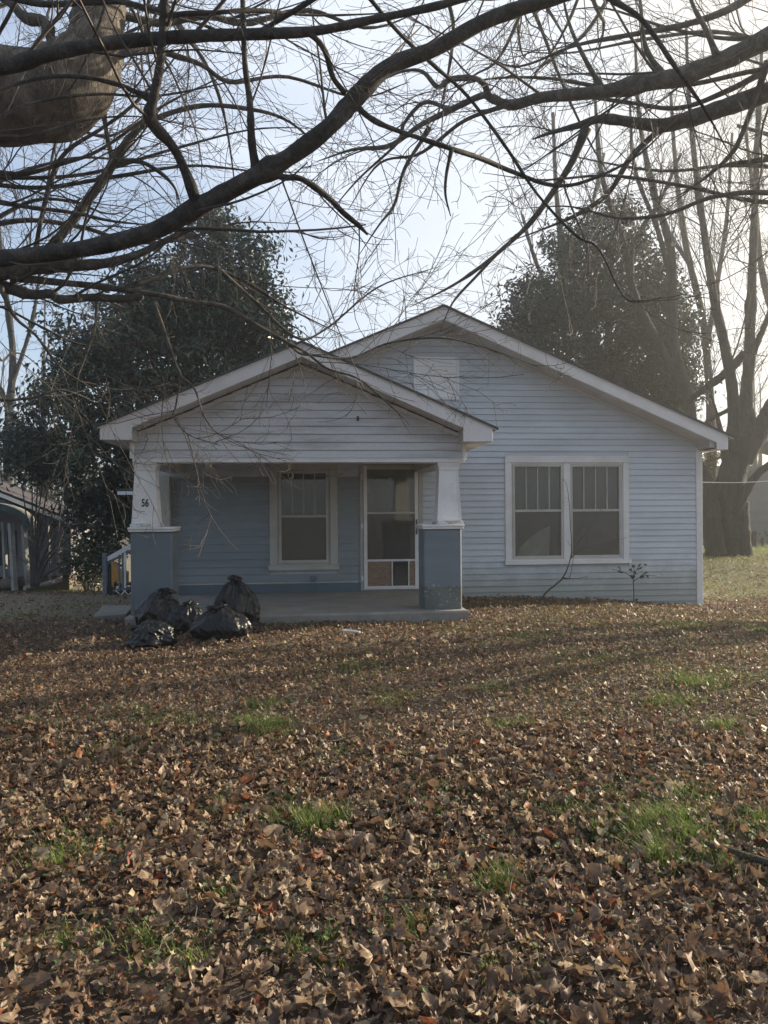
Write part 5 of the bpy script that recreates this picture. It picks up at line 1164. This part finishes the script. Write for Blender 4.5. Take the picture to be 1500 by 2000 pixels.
def leaf_set(x, y, shapes, tilt_s, lift, size=(.042, .088)):
    n = len(x); s = rng.uniform(*size, n) * rng.choice([1, 1, .7, 1.3], n); yaw = rng.uniform(0, 2 * PI, n)
    tilt = np.abs(rng.normal(size=n)) * tilt_s; Rm = rotmats(yaw, tilt, rng.uniform(0, 2 * PI, n), np.where(rng.random(n) < .4, -1.0, 1.0))
    z = gz(x, y) + rng.uniform(.004, lift, n) + s * np.sin(np.minimum(tilt, 1.2)) * .28
    return s, Rm, z, rng.integers(0, len(shapes), n), rng.uniform(0, 1, n)
def leaf_mesh(x, y, shapes, data):
    s, Rm, z, sh_, rn = data; vs, fs, at_, n0 = [], [], [], 0
    for i, (V, F) in enumerate(shapes):
        k = np.where(sh_ == i)[0]
        if not len(k): continue
        W_ = np.einsum('nij,vj->nvi', Rm[k], V) * s[k][:, None, None] + np.stack([x[k], y[k], z[k]], 1)[:, None, :]
        vs.append(W_.reshape(-1, 3)); fs.append((F[None] + (np.arange(len(k)) * len(V))[:, None, None] + n0).reshape(-1, 3)); at_.append(np.repeat(rn[k], len(V))); n0 += len(k) * len(V)
    return np.concatenate(vs), np.concatenate(fs), np.concatenate(at_)
nd_ = leaf_set(near_x, near_y, FINE, .62, .045)
# the 300 that show largest: each a leaf of its own, lying on top
px_n = 750 + near_x / near_y * FPX; py_n = 1000 + CAM_H / near_y * FPX
inview = np.where((px_n > -20) & (px_n < 1520) & (py_n < 2040))[0]
score = near_y[inview] - nd_[2][inview] * 6 - nd_[0][inview] * 4
top300 = inview[np.argsort(score)[:300]]
leaf_meshes = [mesh_np('fallen_leaf', V, [F], M['dry_leaf'], smooth=True, attrs={'rnd': np.zeros(len(V))}) for V, F in FINE]
for i in top300:
    o = bpy.data.objects.new('fallen_leaf', leaf_meshes[int(nd_[3][i])])
    m4 = Matrix([[*(nd_[1][i][r] * nd_[0][i]), (near_x[i], near_y[i], nd_[2][i] + .012)[r]] for r in range(3)] + [[0, 0, 0, 1]])
    C.objects.link(o); o.parent = ground; o.matrix_local = m4
rest = np.setdiff1d(np.arange(len(near_x)), top300)
v1, f1, a1 = leaf_mesh(near_x[rest], near_y[rest], FINE, tuple(q[rest] for q in nd_))
fd = leaf_set(far_x, far_y, COARSE, .5, .04, (.036, .076))
v2, f2, a2 = leaf_mesh(far_x, far_y, COARSE, fd)
bx_, by_ = scatter(42000, 1.2, 8.0, 1.0); k = clear_of_house(bx_, by_); bx_, by_ = bx_[k], by_[k]      # crumbled bits between the leaves
v3, f3, a3 = leaf_mesh(bx_, by_, COARSE, leaf_set(bx_, by_, COARSE, .8, .045, (.016, .045)))
lit = obj_np('leaf_litter', np.concatenate([v1, v2, v3]), [f1, f2 + len(v1), f3 + len(v1) + len(v2)], M['dry_leaf'], ground, smooth=True, attrs={'rnd': np.concatenate([a1, a2, a3])}); lit['kind'] = 'stuff'
# ------------------------------------------------------------------ grass, weeds, twigs on the ground
def blades(x, y, h, w, lean, K=4):
    n = len(x); a = rng.uniform(0, 2 * PI, n); d = np.stack([np.cos(a), np.sin(a), np.zeros(n)], 1); b = np.stack([-np.sin(a), np.cos(a), np.zeros(n)], 1)
    p0 = np.stack([x, y, gz(x, y) - .005], 1); ln = rng.uniform(.2, 1, n)[:, None] * lean; V = []
    for i in range(K):
        t = i / (K - 1); c = p0 + d * (ln * h[:, None] * t ** 1.8) + np.array([0, 0, 1]) * (h[:, None] * t * (1 - .25 * ln * t)); ww = (w * (1 - t * .92))[:, None]
        V += [c - b * ww, c + b * ww]
    V = np.stack(V, 1).reshape(-1, 3); k = (np.arange(n) * 2 * K)[:, None]
    F = np.concatenate([np.stack([k[:, 0] + 2*i, k[:, 0] + 2*i + 1, k[:, 0] + 2*i + 3, k[:, 0] + 2*i + 2], 1) for i in range(K - 1)])
    return V, F, np.repeat(rng.uniform(0, 1, n), 2 * K)
gv, gf, ga, n0 = [], [], [], 0
def addblades(x, y, h, w, lean):
    global n0
    k = clear_of_house(x, y); x, y, h, w = x[k], y[k], h[k], w[k]
    V, F, a = blades(x, y, h, w, lean); gv.append(V); gf.append(F + n0); ga.append(a); n0 += len(V)
for (a, b, r, s), (cx_, cy_, _) in zip(tufts, GRASS_SPOTS):
    n = int(800 * s * (r / .25) ** 1.4); r = r * .9; rr = r * np.abs(rng.normal(size=n)) * .6; th = rng.uniform(0, 2 * PI, n)
    c2 = rng.normal(size=(5, 2)) * r * .4; w_ = rng.integers(0, 5, n)
    x = cx_ + c2[w_, 0] + rr * .55 * np.cos(th); y = cy_ + c2[w_, 1] + rr * .55 * np.sin(th)
    addblades(x, y, rng.uniform(.05, .12, n) * (.55 + .6 * s), rng.uniform(.0018, .0036, n), 1.0)
x, y = scatter(2600, 1.6, 12.5, 1); addblades(x, y, rng.uniform(.05, .11, len(x)), rng.uniform(.001, .002, len(x)), 1.2)
x, y = scatter(34000, 2.6, 12.5, .6); k = np.array([noise.noise((a * .9, b * .9, 8.1)) + .45 * noise.noise((a * 3, b * 3, 2.2)) for a, b in zip(x, y)]) + .10 * np.clip(x, -3, 3) > .05
addblades(x[k], y[k], rng.uniform(.05, .11, k.sum()), rng.uniform(.0014, .003, k.sum()), 1.1)
def lawn(x0, x1, y0, y1, n, h0, h1, p=None):
    x = rng.uniform(x0, x1, n); y = rng.uniform(y0, y1, n); k = (rng.random(n) < grassy(x, y) + .05) & (np.array([noise.noise((a * .7, b * .7, 5.5)) for a, b in zip(x, y)]) + rng.normal(size=n) * .12 > -.12)
    addblades(x[k], y[k], rng.uniform(h0, h1, k.sum()), rng.uniform(.003, .006, k.sum()), 1.0)
lawn(5.2, 17, 13.5, 26, 60000, .04, .12)
lawn(-13, -7, 15.5, 21, 12000, .04, .10)
gr = obj_np('grass', np.concatenate(gv), [np.concatenate(gf)], M['grass'], attrs={'rnd': np.concatenate(ga)}); tag(gr, 'tufts of green grass coming up through the fallen leaves', kind='stuff')
gv, gf, ga, n0 = [], [], [], 0
n = 40000; x = np.concatenate([rng.uniform(-13, -3.2, 26000), rng.uniform(5, 14, 14000)]); y = np.concatenate([rng.uniform(9, 19, 26000), rng.uniform(13.5, 24, 14000)]); k = rng.random(n) < grassy(x, y); addblades(x[k], y[k], rng.uniform(.02, .06, k.sum()), rng.uniform(.003, .006, k.sum()), 2.2)
x, y = scatter(1500, 1.7, 5, 1); addblades(x, y, rng.uniform(.06, .16, len(x)), rng.uniform(.0007, .0013, len(x)), 1.2)
dg_ = obj_np('dead_grass', np.concatenate(gv), [np.concatenate(gf)], M['straw'], attrs={'rnd': np.concatenate(ga)}); tag(dg_, 'short dry straw coloured grass left of the house', kind='stuff')
# low weeds: small round leaves in patches
pts = []
for (a, b, r, s), (cx_, cy_, _) in zip(tufts, GRASS_SPOTS):
    n = int(90 * (r / .25) ** 2); pts.append(np.stack([cx_ + rng.normal(size=n) * r * .9, cy_ + rng.normal(size=n) * r * .7, np.zeros(n)], 1))
x, y = scatter(1600, 1.6, 11, .8); pts.append(np.stack([x, y, 0 * x], 1))
P = np.concatenate(pts); P = P[clear_of_house(P[:, 0], P[:, 1])]; P[:, 2] = gz(P[:, 0], P[:, 1]) + rng.uniform(.02, .075, len(P))
v, f, a = leaf_cloud(P, .026, np.zeros_like(P) + np.array([0, 0, 1.5]), aspect=.8); tag(obj_np('clover', v, [f], M['clover'], attrs={'rnd': a}), 'low green weeds scattered between the leaves', kind='stuff')
# dry weed stems low right
bp = np.array([wp(a, b, .03) for a, b in [(1290,1960),(1330,1985),(1410,1960),(1450,1990),(1240,1860),(1270,1930),(1440,1900),(1130,1900),(1480,1960),(1390,1905)]]); ns = 3
bx = np.repeat(bp, ns, 0) + rng.normal(size=(len(bp) * ns, 2)) * .02; P0 = np.stack([bx[:, 0], bx[:, 1], gz(bx[:, 0], bx[:, 1])], 1)
dirs = nz(np.stack([rng.normal(size=len(P0)) * .45, rng.normal(size=len(P0)) * .45, np.ones(len(P0))], 1)); hh = rng.uniform(.10, .20, len(P0))
ST = P0[:, None, :] + dirs[:, None, :] * (hh[:, None] * np.linspace(0, 1, 6)[None])[:, :, None] + rng.normal(size=(len(P0), 6, 3)) * .004
SR = np.tile(np.linspace(.0016, .0008, 6), (len(P0), 1)); w1_ = grow(ST, SR, 45, .015, .05, (.4, .9), .1, .1, 4, .3, .7, .0006)
v, f = merge([tube_arrays(ST, SR, 4), tube_arrays(*w1_, 3)]); tag(obj_np('dry_weeds', v, [f], M['straw'], attrs={'rnd': np.full(len(v), .3)}), 'thin dry brown weed stalks among the leaves at lower right', kind='stuff')
# sticks
def stick(name, label, rows, m, group=None):
    pts = []; rad = []
    for a, b, r in rows: x, y = wp(a, b, .06); pts.append((x, y, float(gz(x, y)) + .055)); rad.append(r * y / FPX)
    o, P, R = limb_obj(name, pts, rad, m, None, 8, n=len(rows) * 5, rough=.06); tag(o, label, 'stick', group or 'sticks lying on the lawn'); return o
stick('fallen_branch', 'thick mossy branch lying among the leaves at the right edge', [(1340,1648,4), (1400,1662,6), (1450,1678,7), (1500,1692,8), (1580,1720,9)], 'bark_limb')
stick('fallen_stick', 'thin pale stick lying near the front of the porch', [(668,1241,1.6), (685,1241,2.6), (703,1243,1.8)], 'trim')
stick('fallen_twig', 'dark crooked twig right of the bright grass tuft', [(575,1438,2), (640,1450,2.5), (690,1440,2), (740,1452,1.5)], 'bark_limb')
# thin layer of twigs
tx, ty = scatter(260, 1.8, 10, .5); k = clear_of_house(tx, ty); tx, ty = tx[k], ty[k]; a = rng.uniform(0, 2 * PI, len(tx)); ln = rng.uniform(.06, .3, len(tx)); s = np.linspace(-.5, .5, 6)
TW = np.stack([tx[:, None] + np.cos(a)[:, None] * ln[:, None] * s, ty[:, None] + np.sin(a)[:, None] * ln[:, None] * s, np.zeros((len(tx), 6))], -1) + rng.normal(size=(len(tx), 6, 3)) * .006
TW[:, :, 2] += gz(TW[:, :, 0], TW[:, :, 1]) + rng.uniform(.05, .08, len(tx))[:, None]
v, f = tube_arrays(TW, np.full(TW.shape[:2], .002), 4); tag(obj_np('twig_litter', v, [f], M['twig_far']), 'small dead twigs strewn over the leaves', kind='stuff')
# ------------------------------------------------------------------ haze in the low sun
def haze():
    o = MB().box((-640, -340, -2.2), (640, 940, 19)).build('haze', None)
    m = bpy.data.materials.new('morning_haze'); m.use_nodes = True; t = m.node_tree; t.nodes.clear()
    v = t.nodes.new('ShaderNodeVolumePrincipled'); v.inputs['Color'].default_value = (.93, .95, .97, 1); v.inputs['Density'].default_value = HAZE; v.inputs['Anisotropy'].default_value = HAZE_G
    u = t.nodes.new('ShaderNodeOutputMaterial'); t.links.new(v.outputs[0], u.inputs['Volume'])
    o.data.materials.append(m); tag(o, 'thin bright winter haze over the whole yard', kind='stuff')
HAZE, HAZE_G = 0.0032, 0.72
haze()
